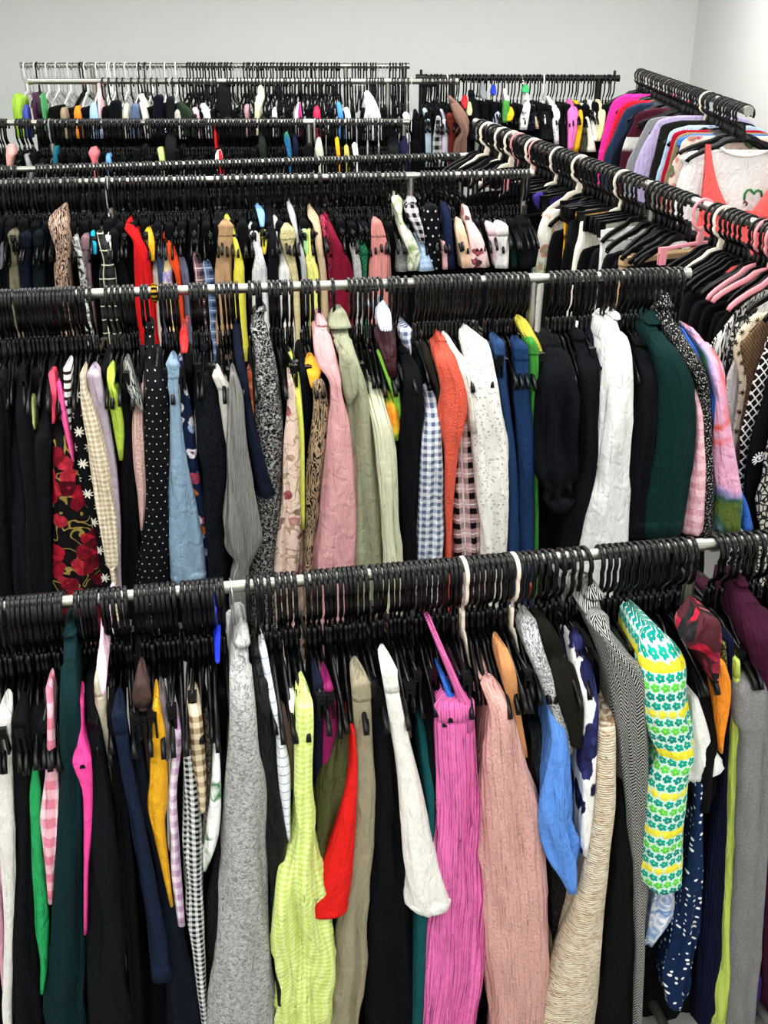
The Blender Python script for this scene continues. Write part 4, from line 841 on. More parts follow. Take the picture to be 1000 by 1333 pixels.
# ---- slanting rail to the east: clip hangers first, then shoulders seen face on
def A(*a, **k): return panel('A', FD, *a, tip=.165, **k)
A('indigo rolled leggings', 'leggings', ('plain', '#4a3a9a'), [(103, 330), (120, 312), (150, 318), (184, 345)], ext=0, thick=.05)
A('white skirt with embroidered flowers', 'skirt', ('floral', '#dedbd0', ('#b9bf9a', '#d9a08c', '#cdd0b4'), 16., .42), [(176, 392), (182, 380), (230, 348), (330, 326), (430, 312)], fold=2.2, thick=.05)
A('mustard corduroy skirt', 'skirt', ('rib', '#d2982a', .01), [(204, 456), (210, 448), (290, 448), (330, 446)])
A('black denim skirt', 'skirt', ('denim', '#17181c', '#2a2c33'), [(222, 476), (230, 470), (300, 458), (400, 455)])
A('ivory wide trousers', 'trousers', ('plain', '#d9d5c8'), [(230, 532), (238, 524), (300, 515), (415, 486)], fold=2., thick=.05)
A('white eyelet top with straps', 'top', ('plain', '#e6e6e4'), [(262, 610), (268, 602), (310, 602), (362, 606)])
A('beige canvas trousers', 'trousers', ('plain', '#c0a078'), [(378, 705), (386, 696), (420, 690), (470, 690)], thick=.07)
AF = (860, 340, 3.507)
panel('A', AF, 'black and white zigzag knit cardigan', 'cardigan', ('zebra', '#101010', '#e2e0da', 14.), [(380, 232, 0), (430, 250, 0), (520, 300, 0), (560, 322, 0), (820, 338, 0)], name='zigzag_cardigan', neck=True)
panel('A', AF, 'white fluffy gilet', 'gilet', ('fuzz', '#dcdad6', .02), [(500, 318, 0), (560, 306, 0), (650, 304, 0), (780, 318, 0), (860, 345, 0)], al=None, neck=True)
panel('A', AF, 'black jersey jacket', 'jacket', ('plain', '#0d0e11'), [(250, 290, 0), (290, 262, 0), (350, 242, 0), (420, 245, 0), (600, 300, 0)], neck=True)
panel('A', AF, 'grey snakeskin blouse', 'blouse', ('snake', '#a9a9a6', '#2b2b2b', .02), [(285, 350, 0), (330, 325, 0), (400, 305, 0), (470, 318, 0), (560, 350, 0)], neck=True)
panel('A', AF, 'cream star-print blouse', 'blouse', ('star', '#cfc3a8', '#2b2622', .035), [(240, 430, 0), (290, 385, 0), (340, 350, 0), (430, 335, 0), (600, 360, 0)], neck=True)
panel('A', AF, 'brown tweed waistcoat', 'waistcoat', ('net', '#7d634a', '#4a3828', .010), [(285, 470, 0), (350, 385, 0), (380, 362, 0), (480, 378, 0), (600, 392, 0)], neck=True)
panel('A', AF, 'black dress with white diamond lines', 'dress', ('net', '#141416', '#d5d5d0', .022), [(340, 500, 0), (430, 466, 0), (560, 420, 0), (700, 390, 0), (800, 365, 0), (950, 362, 0)], name='diamond_dress', neck=True)
def eye_badge(g):
    rl = g.rl; m = MB(); t, z = rl.cross(989, 597, g.al + .025)
    for k in range(10):
        a = 2 * math.pi * k / 14
        m.sweep([(math.cos(a) * .016, math.sin(a) * .012), (math.cos(a) * .028, math.sin(a) * .021)], .004, .003, 6)
    ring = [(math.cos(2 * math.pi * k / 16) * .014, math.sin(2 * math.pi * k / 16) * .009) for k in range(17)]
    m.sweep(ring, .004, .004, 6); m.tube((0, -.002, 0), (0, .002, 0), .005, 10)
    o = m.obj('eye_brooch', WHITE, None); M = hanger_matrix(rl, g.al + .025); M.translation = rl.pt(g.al + .025, t, z)
    o.data.transform(Matrix.Translation(-g.off) @ M); o.parent = g.root; tag(o, 'white embroidered eye')
eye_badge(panel('A', AF, 'black blazer with white eye motif', 'blazer', ('plain', '#0c0d12'), [(520, 500, 0), (640, 470, 0), (760, 430, 0), (900, 400, 0), (1050, 385, 0), (1290, 395, 0)], name='eye_blazer', neck=True))
panel('A', AF, 'snakeskin dress at the frame edge', 'dress', ('snake', '#b9b6aa', '#26231f', .02), [(800, 500, 0), (980, 465, 0), (1080, 435, 0), (1140, 440, 0), (1300, 460, 0)], neck=True)
rlA = RAILS['A']
for x in (655, 690, 725, 755, 775, 795, 815, 832, 848, 862, 876, 890, 904, 918, 932, 946, 960, 974, 988, 1002, 1018, 1034):  # black garments added to darken the gaps under the hangers
    c = random.choice(('#0a0b0e', '#0d0e13', '#101014', '#14151c')); q = random.uniform(-.015, .015)
    gg = panel('A', PX, 'black garment', 'garment', ('plain', c), None, keyz=[(.05, -.225 + q), (.13, -.235 + q), (.175, -.27 + q), (.19, -.5), (.2, -.9)], al=rlA.on(x), name='black_garment', ext=0)
    tag(gg.root, 'plain black garment added to darken gaps among the hangers on the slanting rail', 'garment', 'black garments added in the gaps on the slanting rail')
# ---- far slanting rail by the corner
FBB = (780, 80, 4.545)
def B(*a, **k): return panel('B', FBB, *a, **k)
B('hot pink shirt', 'shirt', ('plain', '#e8329a'), [(192, 160, 0), (230, 90, 0), (300, 55, 0), (400, 30, 0), (520, 2, 0), (560, -4, 0)])
B('red jumper with white print', 'jumper', ('plain', '#d81f35'), [(230, 190, 0), (260, 140, 0), (320, 100, 0), (450, 60, 0), (580, 20, 0)])
B('cream and red patterned shirt', 'shirt', ('floral', '#d9c9b8', ('#b5483e', '#5a4a42'), 30., .4), [(275, 160, 0), (310, 118, 0), (420, 85, 0), (560, 40, 0)])
B('dark denim jacket', 'jacket', ('denim', '#20304c', '#3b4f72'), [(245, 250, 0), (275, 170, 0), (330, 130, 0), (450, 80, 0), (590, 24, 0)])
B('navy bomber jacket', 'jacket', ('plain', '#161a2a'), [(290, 240, 0), (320, 200, 0), (400, 165, 0), (590, 70, 0)])
B('white and burgundy colour-block sweatshirt', 'sweatshirt', ('stripe', '#5e2034', '#dcd9d6', .3, .8, 1), [(275, 330, 0), (310, 225, 0), (370, 200, 0), (480, 150, 0), (620, 120, 0)])
B('mid-grey blazer', 'blazer', ('plain', '#8a8c90'), [(325, 380, 0), (345, 300, 0), (400, 265, 0), (520, 205, 0), (650, 155, 0)])
B('ecru blouse beside grey blazer', 'blouse', ('plain', '#d6cec2'), [(360, 340, 0), (400, 290, 0), (500, 248, 0), (560, 230, 0)])
B('lavender hooded sweatshirt', 'sweatshirt', ('plain', '#b4a6cd'), [(320, 470, 0), (345, 360, 0), (400, 320, 0), (520, 250, 0), (680, 200, 0)])
B('white sweatshirt beside lavender one', 'sweatshirt', ('plain', '#d6d4d4'), [(430, 380, 0), (470, 330, 0), (560, 290, 0), (700, 245, 0)])
B('black-green overshirt', 'overshirt', ('plain', '#25261f'), [(348, 490, 0), (375, 380, 0), (430, 355, 0), (560, 325, 0), (710, 290, 0)])
B('light blue denim shirt', 'shirt', ('plain', '#a9bfd6'), [(378, 530, 0), (410, 430, 0), (480, 400, 0), (600, 365, 0), (725, 330, 0)])
B('crimson cardigan', 'cardigan', ('plain', '#b3142c'), [(405, 500, 0), (430, 440, 0), (500, 420, 0), (620, 385, 0), (730, 360, 0)])
B('tan jumper', 'jumper', ('plain', '#8d7a60'), [(420, 520, 0), (450, 462, 0), (520, 435, 0), (640, 405, 0), (740, 380, 0)])
B('blue shirt under floral blouse', 'shirt', ('plain', '#3f78c0'), [(430, 560, 0), (455, 475, 0), (500, 460, 0), (560, 468, 0)])
B('peach floral blouse', 'blouse', ('floral', '#d9c2b6', ('#b5626a', '#6f8a5a', '#c98a7a'), 20., .5), [(440, 540, 0), (480, 490, 0), (550, 470, 0), (660, 420, 0)])
B('camouflage jacket', 'jacket', ('boucle', '#3f4430', '#8a8a6a', 25.), [(470, 600, 0), (570, 470, 0), (640, 450, 0), (700, 410, 0), (750, 395, 0)])
FH = (0, 60, 5.0); FI = (200, 60, 5.0); FJ = (380, 60, 5.0); FK = (480, 60, 5.0); FL = (660, 60, 5.0)
# ---- white T-shirt and coral halter at the near end of the far slanting rail
def tee_print(g):
    rl = g.rl; m = MB(); al = g.al + g.front
    def P(x, y):
        t, z = rl.cross(880 + x / 8.333, 170 + y / 8.333, al); return (-t, z)
    pts = [(742, 755), (748, 690), (775, 648), (810, 640), (838, 672), (850, 690), (862, 662), (895, 645), (925, 662), (935, 720)]
    m.sweep([P(*q) for q in pts], .009, .003, 8)
    o = m.obj('printed_motif', GREENINK, None)
    M = hanger_matrix(rl, al); M.translation = rl.pt(al, 0, 0); o.data.transform(Matrix.Translation(-g.off) @ M); o.parent = g.root
    m = MB(); pts = [(735, 790), (750, 765), (775, 790), (760, 815)]
    m.sweep([P(*q) for q in pts], .008, .003, 8); o = m.obj('printed_motif', BROWNINK, None); o.data.transform(Matrix.Translation(-g.off) @ M); o.parent = g.root
GREENINK = plastic('green_print', '#1f7a35', .8); BROWNINK = plastic('brown_print', '#6d3a30', .8)
rlB = RAILS['B']
FT = (880, 170, 8.333)
alT = rlB.L * .965
# which way along the rail the viewer is
SG = -1.0 if (rlB.pt(rlB.L, 0, 0) - O).length > (rlB.pt(0, 0, 0) - O).length else 1.0
def build_tee():
    g = panel('B', FT, 'white T-shirt with green heart outline', 'T-shirt', ('plain', '#dcdbd8'), [(205, 330, 0), (230, 160, 0), (290, 40, 0), (345, 62, 0), (390, 75, 0), (560, 20, 0), (760, -20, 0)], al=alT, ext=.3, fold=1.3, thick=.035, name='graphic_tee')
    g.front = SG * .026
    tee_print(g)
    # neckband
    rl = rlB; m = MB()
    def P(x, y):
        t, z = rl.cross(880 + x / 8.333, 170 + y / 8.333, alT + SG * .02); return (-t, z)
    m.sweep([P(*q) for q in [(470, 170), (540, 225), (640, 262), (760, 275), (880, 262), (1010, 222), (1080, 180)]], .012, .008, 8)
    M = hanger_matrix(rl, alT); M.translation = rl.pt(alT + SG * .02, 0, 0)
    o = m.obj('neckband', fabric('plain', '#dcdbd8'), None); o.data.transform(Matrix.Translation(-g.off) @ M); o.parent = g.root
    return g
def build_halter():
    """two straps that widen into the bust of a coral halter dress, on the hanger in front of the T-shirt"""
    rl = rlB; al = alT + SG * .075
    def Q(x, y):
        t, z = rl.cross(880 + x / 8.333, 170 + y / 8.333, al); return t, z
    rootp = rl.pt(al, 0, rl.z(al)); root = empty('halter_dress', rootp); mat = fabric('plain', '#ee5f5c')
    left = [(148, 325, 375), (250, 316, 385), (380, 310, 405), (500, 300, 430), (620, 285, 468), (740, 270, 520), (860, 262, 580), (920, 258, 640)]
    t_mid = Q(700, 900)[0]
    for side in (0, 1):
        V, F, UV = [], [], []; K = 10
        for y, a, b in left:
            ta, z = Q(a, y); tb, _ = Q(b, y)
            if side: ta, tb = 2 * t_mid - ta, 2 * t_mid - tb
            for f, off in ((0, .006), (1, -.006)):
                for i in range(K + 1):
                    q = i / K; t = ta + (tb - ta) * q
                    V.append(rl.pt(al + SG * (off + .012 * math.sin(math.pi * q) * (1 if f == 0 else .6)), t, z) - rootp)
        n = 2 * (K + 1)
        for j in range(len(left) - 1):
            for f in (0, 1):
                for i in range(K):
                    a = j * n + f * (K + 1) + i; F.append((a, a + 1, a + n + 1, a + n)); UV.append([(V[k].x, V[k].z) for k in F[-1]])
            for a, b in ((0, K + 1), (K, 2 * K + 1)):
                F.append((j * n + a, j * n + b, (j + 1) * n + b, (j + 1) * n + a)); UV.append([(V[k].x, V[k].z) for k in F[-1]])
        mesh_obj('halter_strap', V, F, mat, root, UV)
    # skirt below the bust
    V, F, UV = [], [], []; n = 28; t0, z0 = Q(250, 925); half = abs(t0 - t_mid)
    for j in range(8):
        z = z0 + .02 - j * .1; h = half * (1 + .04 * j)
        for i in range(n):
            a = 2 * math.pi * i / n; V.append(rl.pt(al + math.sin(a) * .015, t_mid + math.cos(a) * h, z) - rootp)
    for j in range(7):
        for i in range(n): F.append((j * n + i, j * n + (i + 1) % n, (j + 1) * n + (i + 1) % n, (j + 1) * n + i)); UV.append([(V[k].x, V[k].z) for k in F[-1]])
    mesh_obj('bodice', V, F, mat, root, UV)
    g = Hang(); g.rail, g.al, g.short, g.root, g.cat, g.kind = 'B', al, 'coral halter dress', root, 'dress', 'S'; g.parts = []; g.rl = rl; g.off = rootp
    GARMENTS.append(g)
build_tee(); build_halter()
# ---- dark rail by the back wall
def Cc(*a, **k): return garment('C', *a, ext=0, **k)
Cc(FK, 'small red top by the brown scarf', 'top', 'T', ('satin', '#c91f2c'), [(328, 615, 640), (370, 606, 645), (410, 620, 640)], do=.02, fold=2.)
Cc(FK, 'lime and white blouse', 'blouse', 'T', ('plain', '#cfd9a0'), [(372, 640, 668), (420, 636, 676), (452, 645, 670)], do=.01)
Cc(FK, 'black shirt dress', 'dress', 'S', ('plain', '#101217'), [(300, 650, 690), (400, 660, 720), (620, 655, 740)], name='shirt_dress')
Cc(FK, 'grey marl shirt', 'shirt', 'S', ('plain', '#7f8285'), [(240, 735, 752), (300, 730, 772), (345, 740, 775)])
Cc(FK, 'royal blue top', 'top', 'T', ('satin', '#1f3fd0'), [(262, 805, 828), (300, 800, 832), (320, 812, 828)], do=.01)
Cc(FK, 'pale blue shirt dress', 'dress', 'S', ('plain', '#b9c6cf'), [(380, 800, 830), (440, 812, 860), (520, 815, 866)], name='blue_shirt_dress')
Cc(FK, 'white long-sleeve top', 'top', 'S', ('plain', '#dcdcd6'), [(285, 880, 900), (330, 885, 915), (380, 895, 918)])
Cc(FK, 'leaf green blouse', 'blouse', 'P', ('plain', '#4f9a48'), [(365, 878, 918), (430, 874, 916), (500, 874, 912)], do=.02)
Cc(FK, 'yellow top with pink trim', 'top', 'T', ('water', ('#e0507c', '#e7b81c', '#e7b81c', '#e0a21c'), 5.), [(402, 915, 936), (440, 902, 948), (490, 902, 935)], do=.03)
Cc(FL, 'green scarf top', 'top', 'T', ('plain', '#3aa060'), [(262, 110, 140), (290, 100, 150), (305, 108, 146)], do=.0)
Cc(FL, 'white blouse with black spots', 'blouse', 'S', ('boucle', '#16171a', '#e4e4e0', 24., .42), [(320, 108, 150), (380, 112, 158), (460, 95, 150), (545, 88, 135)], do=.01)
Cc(FL, 'navy blazer with pink lapel', 'blazer', 'S', ('plain', '#1a1b38'), [(388, 150, 172), (440, 140, 188), (555, 130, 192)], do=.0)
Cc(FL, 'orange patterned blouse', 'blouse', 'S', ('floral', '#d9c0a0', ('#d2663a', '#2b2a35', '#e0a070'), 18., .6), [(390, 170, 186), (440, 178, 205), (540, 190, 212)], do=-.01)
Cc(FL, 'black T-shirt with wide sleeve', 'T-shirt', 'S', ('plain', '#15181b'), [(390, 205, 240), (440, 210, 285), (560, 222, 312), (612, 215, 318)], do=.01, name='black_tee')
Cc(FL, 'white lace-trim blouse', 'blouse', 'S', ('lace', '#dfdfdd', '#a9aaa8', .02), [(335, 260, 285), (400, 290, 335), (450, 310, 350), (520, 300, 340), (640, 315, 345)], do=.0)
Cc(FL, 'black long jacket', 'jacket', 'S', ('plain', '#131419'), [(380, 360, 395), (480, 345, 402), (680, 350, 405)], do=.0)
Cc(FL, 'orchid pink tunic', 'tunic', 'S', ('plain', '#dd6fb2'), [(352, 408, 420), (420, 402, 470), (540, 402, 462), (680, 400, 432)], do=.02)
Cc(FL, 'mustard jumper', 'jumper', 'S', ('plain', '#d2a81e'), [(364, 440, 468), (430, 468, 496), (540, 455, 498), (690, 428, 470)], do=.01, name='mustard_jumper')
Cc(FL, 'olive velvet skirt', 'skirt', 'P', ('plain', '#55543f'), [(540, 492, 520), (690, 470, 545)], do=-.01)
Cc(FL, 'ivory shirt', 'shirt', 'S', ('plain', '#d9d8cc'), [(380, 486, 505), (460, 508, 535), (600, 530, 570), (690, 525, 585)], do=.0)
Cc(FL, 'white blouse with piping', 'blouse', 'S', ('plain', '#e3e2dd'), [(360, 535, 560), (430, 545, 585), (560, 560, 595), (620, 570, 590)], do=.0)
Cc(FL, 'pale yellow shirt', 'shirt', 'S', ('plain', '#dddba4'), [(355, 592, 610), (420, 602, 645), (520, 592, 640), (620, 585, 612)], do=.01, name='yellow_shirt')
# ---- the two far rails and the crowded one in front of them: what shows between the hangers
def D6(*a, **k): return garment('R6', *a, ext=0.12, **k)
def D5(*a, **k): return garment('R5', *a, ext=0.1, **k)
D6(FH, 'lime green jersey top at the rail end', 'top', 'S', ('plain', '#8fb53c'), [(320, 84, 110), (350, 72, 136), (450, 78, 128)], do=.03, fold=2.)
D6(FH, 'violet blue top', 'top', 'T', ('plain', '#5560c8'), [(395, 140, 176), (450, 135, 178)])
D6(FH, 'purple satin camisole', 'camisole', 'S', ('satin', '#5a1f50'), [(310, 205, 225), (400, 205, 232)])
D6(FH, 'green blouse edge', 'blouse', 'T', ('plain', '#4f9f62'), [(315, 262, 275), (400, 268, 282)])
D6(FH, 'tan top', 'top', 'T', ('plain', '#9c8a72'), [(410, 395, 425), (452, 392, 428)])
D6(FH, 'bright orange top', 'top', 'T', ('plain', '#e98a2a'), [(400, 485, 515), (450, 480, 522)], do=.01)
D6(FH, 'powder blue tied blouse', 'blouse', 'T', ('plain', '#9fc3e6'), [(378, 588, 616), (450, 582, 634)], do=.01, fold=2.)
D6(FH, 'pale pink dress strap', 'dress', 'C', ('plain', '#dfb6b9'), [(245, 630, 655), (330, 630, 655), (450, 640, 656)], sleeve=False)
D6(FH, 'black bow-neck dress', 'dress', 'P', ('plain', '#11131a'), [(370, 715, 785), (450, 712, 795)], band=0, name='black_dress')
D6(FH, 'cream satin blouse', 'blouse', 'T', ('satin', '#d9d5bf'), [(385, 800, 830), (450, 792, 835)])
D6(FH, 'stonewashed denim jacket', 'jacket', 'P', ('denim', '#44587c', '#7d8fb0'), [(392, 850, 900), (450, 842, 912)])
D6(FH, 'ivory long-sleeve shirt', 'shirt', 'S', ('plain', '#e0dcc9'), [(320, 900, 925), (380, 905, 940), (450, 920, 955)], do=.01)
D6(FI, 'navy rolled jumper', 'jumper', 'P', ('plain', '#12182a'), [(335, 0, 62), (440, -6, 55)])
D6(FI, 'black rolled hood', 'hooded top', 'P', ('plain', '#23262a'), [(345, 80, 132), (440, 80, 128)], name='hooded_top')
D6(FI, 'white cotton top', 'top', 'P', ('plain', '#dedbd0'), [(425, 140, 200), (452, 135, 205)])
D6(FI, 'dark green rolled jumper', 'jumper', 'P', ('plain', '#30402f'), [(380, 150, 195), (440, 150, 260)])
D6(FI, 'shell pink sleeve', 'blouse', 'T', ('plain', '#e5b3bb'), [(410, 250, 278), (450, 262, 295)])
D6(FI, 'silver grey sweatshirt', 'sweatshirt', 'S', ('plain', '#c8ccd0'), [(385, 300, 335), (420, 305, 350), (450, 320, 362)], do=.01)
D6(FI, 'black knitted coat', 'coat', 'C', ('rib', '#0f1013', .02), [(255, 420, 480), (300, 408, 490), (440, 420, 500)], sleeve=False)
D6(FI, 'mauve pink scarf', 'scarf', 'T', ('plain', '#b0848c'), [(390, 590, 620), (440, 592, 618)])
D6(FI, 'cream cotton blouse with yellow tie', 'blouse', 'S', ('plain', '#dcd8b4'), [(265, 680, 705), (330, 665, 720), (430, 655, 690)], do=.0)
D6(FI, 'white vest on metal hook', 'vest top', 'T', ('plain', '#e9e9e6'), [(405, 778, 795), (440, 770, 802)], name='vest_top')
D6(FI, 'white and magenta blouse', 'blouse', 'T', ('stripe', '#cf2f86', '#ece9ea', .05), [(375, 935, 955), (435, 920, 962)])
D6(FJ, 'crimson frilled top', 'top', 'T', ('satin', '#d81f4c'), [(402, 146, 178), (450, 140, 186)], do=.01, fold=2.)
D6(FJ, 'sky blue jumper', 'jumper', 'T', ('plain', '#4f93dc'), [(375, 290, 318), (452, 300, 335)], do=.01)
D6(FJ, 'white ruffled blouse', 'blouse', 'T', ('plain', '#d8dadb'), [(412, 335, 372), (455, 345, 385)], fold=2.)
D6(FJ, 'pearl grey fleece', 'fleece', 'S', ('plain', '#cfd0d3'), [(305, 470, 510), (350, 468, 540), (400, 480, 560), (462, 470, 580)], do=.015)
D6(FJ, 'white pointed collar shirt', 'shirt', 'T', ('plain', '#e4e4df'), [(448, 718, 765), (490, 735, 768), (535, 745, 760)], do=.01)
D6(FJ, 'black jacket on wire hanger', 'jacket', 'S', ('plain', '#0e1017'), [(500, 760, 800), (640, 770, 850)])
D6(FK, 'slate blue denim shirt', 'shirt', 'S', ('denim', '#8fa3b3', '#a9bac6'), [(415, 350, 380), (500, 365, 405), (640, 370, 408)], name='denim_shirt')
D6(FK, 'houndstooth check dress', 'dress', 'P', ('gingham', '#d5d6d2', '#23262c', .022), [(465, 440, 468), (560, 425, 475), (636, 415, 478)], band=0)
D6(FK, 'pale lilac blouse', 'blouse', 'S', ('plain', '#c9c2d0'), [(420, 460, 485), (500, 480, 515), (636, 480, 516)])
D6(FK, 'rust red top', 'top', 'P', ('plain', '#7d3020'), [(452, 505, 555), (520, 515, 572), (628, 515, 560)], band=0)
D6(FK, 'mink brown fluffy scarf', 'scarf', 'S', ('fuzz', '#8b6a5c', .03), [(335, 515, 545), (390, 540, 600), (470, 560, 650), (560, 600, 656), (625, 560, 640)], do=.03, fold=2.4)
D5(FH, 'salmon pink rolled collar top', 'top', 'T', ('plain', '#d9a09a'), [(652, 42, 85), (700, 35, 92), (755, 40, 70)], fold=2.)
D5(FH, 'petrol blue top', 'top', 'T', ('plain', '#17697a'), [(660, 348, 370), (750, 345, 368)])
D5(FH, 'coral pink bunched scarf', 'scarf', 'T', ('plain', '#d97078'), [(672, 585, 628), (700, 575, 635), (760, 600, 622)], do=.02, fold=3.)
D5(FH, 'cornflower blue vest', 'vest top', 'T', ('plain', '#6a9fe0'), [(708, 690, 715), (755, 688, 720)], name='vest_top')
D5(FH, 'grey silk scarf', 'scarf', 'T', ('satin', '#8c8f92'), [(712, 155, 185), (780, 170, 200)])
D5(FI, 'pale green rolled vest', 'vest top', 'T', ('plain', '#b3c47a'), [(672, 22, 62), (740, 35, 72)], name='vest_top')
D5(FI, 'dark slate hooded coat', 'coat', 'C', ('plain', '#15181d'), [(558, 90, 120), (600, 72, 140), (690, 70, 140)], sleeve=False)
D5(FI, 'slim red top', 'top', 'C', ('plain', '#d01f24'), [(505, 390, 410), (605, 392, 410)], sleeve=False, do=-.02)
D5(FI, 'red and white top', 'top', 'T', ('stripe', '#c8202c', '#e3e0dc', .06), [(690, 405, 440), (740, 400, 450)])
D5(FI, 'moss green hood', 'hooded top', 'C', ('plain', '#2f3a31'), [(570, 685, 715), (640, 682, 730)], sleeve=False, name='hooded_top')
D5(FI, 'teal and blue striped scarf', 'scarf', 'V', ('water', ('#1f6d3c', '#2f8a4a', '#2a6fae', '#2f5fc0'), 6.), [(572, 850, 870), (620, 850, 890), (700, 870, 895)], do=.02)
D5(FI, 'navy quilted top', 'top', 'C', ('plain', '#1f2a4a'), [(565, 900, 925), (640, 905, 940)], sleeve=False)
D5(FJ, 'black rounded jumper', 'jumper', 'P', ('plain', '#131418'), [(655, 85, 135), (720, 78, 145)])
D5(FJ, 'cream fuzzy jumper', 'jumper', 'T', ('fuzz', '#d3d2be', .03), [(608, 160, 190), (660, 152, 200), (725, 160, 210)], do=.02)
D5(FJ, 'amber yellow top', 'top', 'T', ('plain', '#e8a41c'), [(605, 280, 306), (660, 284, 312), (720, 292, 316)], do=.02)
D5(FJ, 'mustard green knit', 'jumper', 'T', ('rib', '#b3ac5a', .02), [(655, 340, 368), (730, 342, 378)], do=.01)
D5(FJ, 'white jersey top beside mustard knit', 'top', 'T', ('plain', '#ecebe8'), [(645, 390, 425), (715, 400, 435)], do=.01)
D5(FJ, 'black and navy hooded coats', 'coat', 'C', ('plain', '#11121a'), [(575, 625, 690), (640, 620, 695), (700, 630, 700)], sleeve=False)
D5(FJ, 'indigo jacket', 'jacket', 'C', ('plain', '#23244a'), [(600, 700, 750), (700, 695, 765)], sleeve=False)
# ---- plain black garments added to darken the gaps between the others
def filler(rail, xs, top, bot, w, step, do, words, ext):
    for i, x in enumerate(xs):
        t, b = top(x) if callable(top) else top, bot(x) if callable(bot) else bot
        c = random.choice(('#08090c', '#0b0d12', '#0d0f16', '#0c0c0d'))
        n0 = len(GARMENTS)
        g = garment(rail, PX, 'plain black garment half hidden among brighter clothes', 'garment', 'P', ('plain', c), [(t + random.uniform(-5, 5) * step, x - w * .4, x + w * .4), ((t + b) / 2, x - w * .6, x + w * .6), (b, x - w * .75, x + w * .75)], do=do, name='black_garment', band=0, ext=ext, bk=-.16, thin=.8)
        tag(g.root, 'plain black garment added to darken gaps between clothes ' + words, 'garment', 'black garments added in the gaps ' + words)
filler('R1', list(range(-10, 1075, 27)), lambda x: 930 - .085 * x, 1333, 20, 1, -.075, 'on the nearest rail', .8)
filler('R2', list(range(-20, 920, 22)), lambda x: 492 - .035 * x, 740, 17, 1, -.07, 'on the second rail', .3)
filler('R3', list(range(-20, 690, 16)), 292, 365, 13, .6, -.06, 'on the third rail', .4)
filler('R4', list(range(-20, 600, 22)), 262, 330, 18, .5, -.05, 'on the rail close behind the third', .4)
filler('R5', list(range(-10, 530, 17)), 204, 235, 9, 1.6, -.04, 'on the crowded fifth rail', .5)
filler('R6', list(range(52, 592, 14)), 145, 172, 7, 1.4, -.04, 'on the chrome rail far back', .5)
filler('C', list(range(560, 800, 12)), 138, 200, 10, .5, -.03, 'on the dark rail at the back wall', .2)
# ------------------------------------------------------------------ racks
POSTS = {'R1': [-58, 904, 1058], 'R2': [-58, 694], 'R3': [-58, 140, 535, 688], 'R4': [-58, 604], 'R5': [-58, 65, 402, 528], 'R6': [133, 505, 590], 'R7': [120, 450, 531],
         'A': [622, 853], 'B': [833], 'C': [550, 780]}
RACKLAB = {'R1': 'steel clothes rail nearest the viewer, packed with hangers end to end', 'R2': 'steel clothes rail, second from the viewer, holding coats and dresses',
 'R3': 'steel clothes rail, third from the viewer, with a scarlet jumper', 'R4': 'steel clothes rail close behind the third one, hooks only showing',
 'R5': 'long crowded steel rail, fifth from the viewer, black hangers touching', 'R6': 'chrome rail below and in front of the farthest rail',
 'R7': 'farthest chrome rail, half of it holding bare wire hangers', 'A': 'slanting rail running away from the viewer with rose pink hangers',
 'B': 'slanting rail by the room corner with the white T-shirt', 'C': 'short dark brown steel rail in front of the back wall'}
for key, rl in RAILS.items():
    mat = DARKMETAL if key == 'C' else CHROME
    root = empty('clothes_rail', rl.pt(rl.L * .5, 0, 0)); tag(root, RACKLAB[key], 'clothes rail', 'clothes rails filling the room')
    off = Matrix.Translation(-root.location)
    def part(mb, name, smooth=True):
        o = mb.obj(name, mat, None, smooth); o.data.transform(off); o.parent = root; sharp(o, 40); return o
    m = MB(); m.tube(rl.a, rl.b, rl.r, 20); part(m, 'hanging_bar')
    for e, s in ((rl.a, -1), (rl.b, 1)):
        m = MB(); m.tube(e - rl.d * .004 * s, e + rl.d * .012 * s, rl.r * 1.18, 20); part(m, 'end_cap')
    for px in POSTS[key]:
        al = min(max(rl.on(px), .02), rl.hl * rl.L - .02); z = rl.z(al)
        m = MB(); m.tube(rl.pt(al, 0, .06), rl.pt(al, 0, z), rl.r * (1.0 if key != 'C' else 1.25), 16); part(m, 'upright')
        m = MB(); m.tube(rl.pt(al - .02, 0, rl.z(al - .02)), rl.pt(al + .02, 0, rl.z(al + .02)), rl.r * 1.16, 16); part(m, 'joint')
        m = MB(); m.tube(rl.pt(al, .26, .05), rl.pt(al, -.26, .05), rl.r, 12); f = part(m, 'foot')
        for t in (.24, -.24):
            m = MB(); m.tube(rl.pt(al - .012, t, .026), rl.pt(al + .012, t, .026), .026, 14)
            w = m.obj('caster', BLACK, None); w.data.transform(off); w.parent = f; sharp(w)
    if key == 'C':
        for al in (.02, rl.hl * rl.L - .02):
            m = MB(); m.tube(rl.pt(al, 0, rl.z(al)), rl.pt(al, 0, rl.z(al) + .045), .008, 10); part(m, 'end_pin')
# ------------------------------------------------------------------ match hangers to garments, make them
by = {}
for h in HANGERS: by.setdefault(h.rail, []).append(h)
for r in by: by[r].sort(key=lambda h: h.al)
gs = {}
for g in GARMENTS:
    if not g.root.get('label'): gs.setdefault(g.rail, []).append(g)
for r, hs in by.items():
    for g in sorted(gs.get(r, []), key=lambda g: g.al):
        free = [h for h in hs if h.g is None and (h.colour == 'black' or 'boucle coat' in g.short)]
        if g.short == 'chunky grey boucle coat': free = [h for h in hs if h.colour == 'white']
        if g.short == 'beige canvas trousers': free = [h for h in hs if h.colour == 'rose pink' and 900 < h.x < 930]
        if not free: continue
        h = min(free, key=lambda h: abs(h.al - g.al)); h.g = g
        if h.colour == 'rose pink' or h.rail == 'A': continue
        h.kind = 'arm' if g.kind in 'SC' else random.choice(('clip', 'clip', 'arm')) if g.kind == 'P' else 'arm'
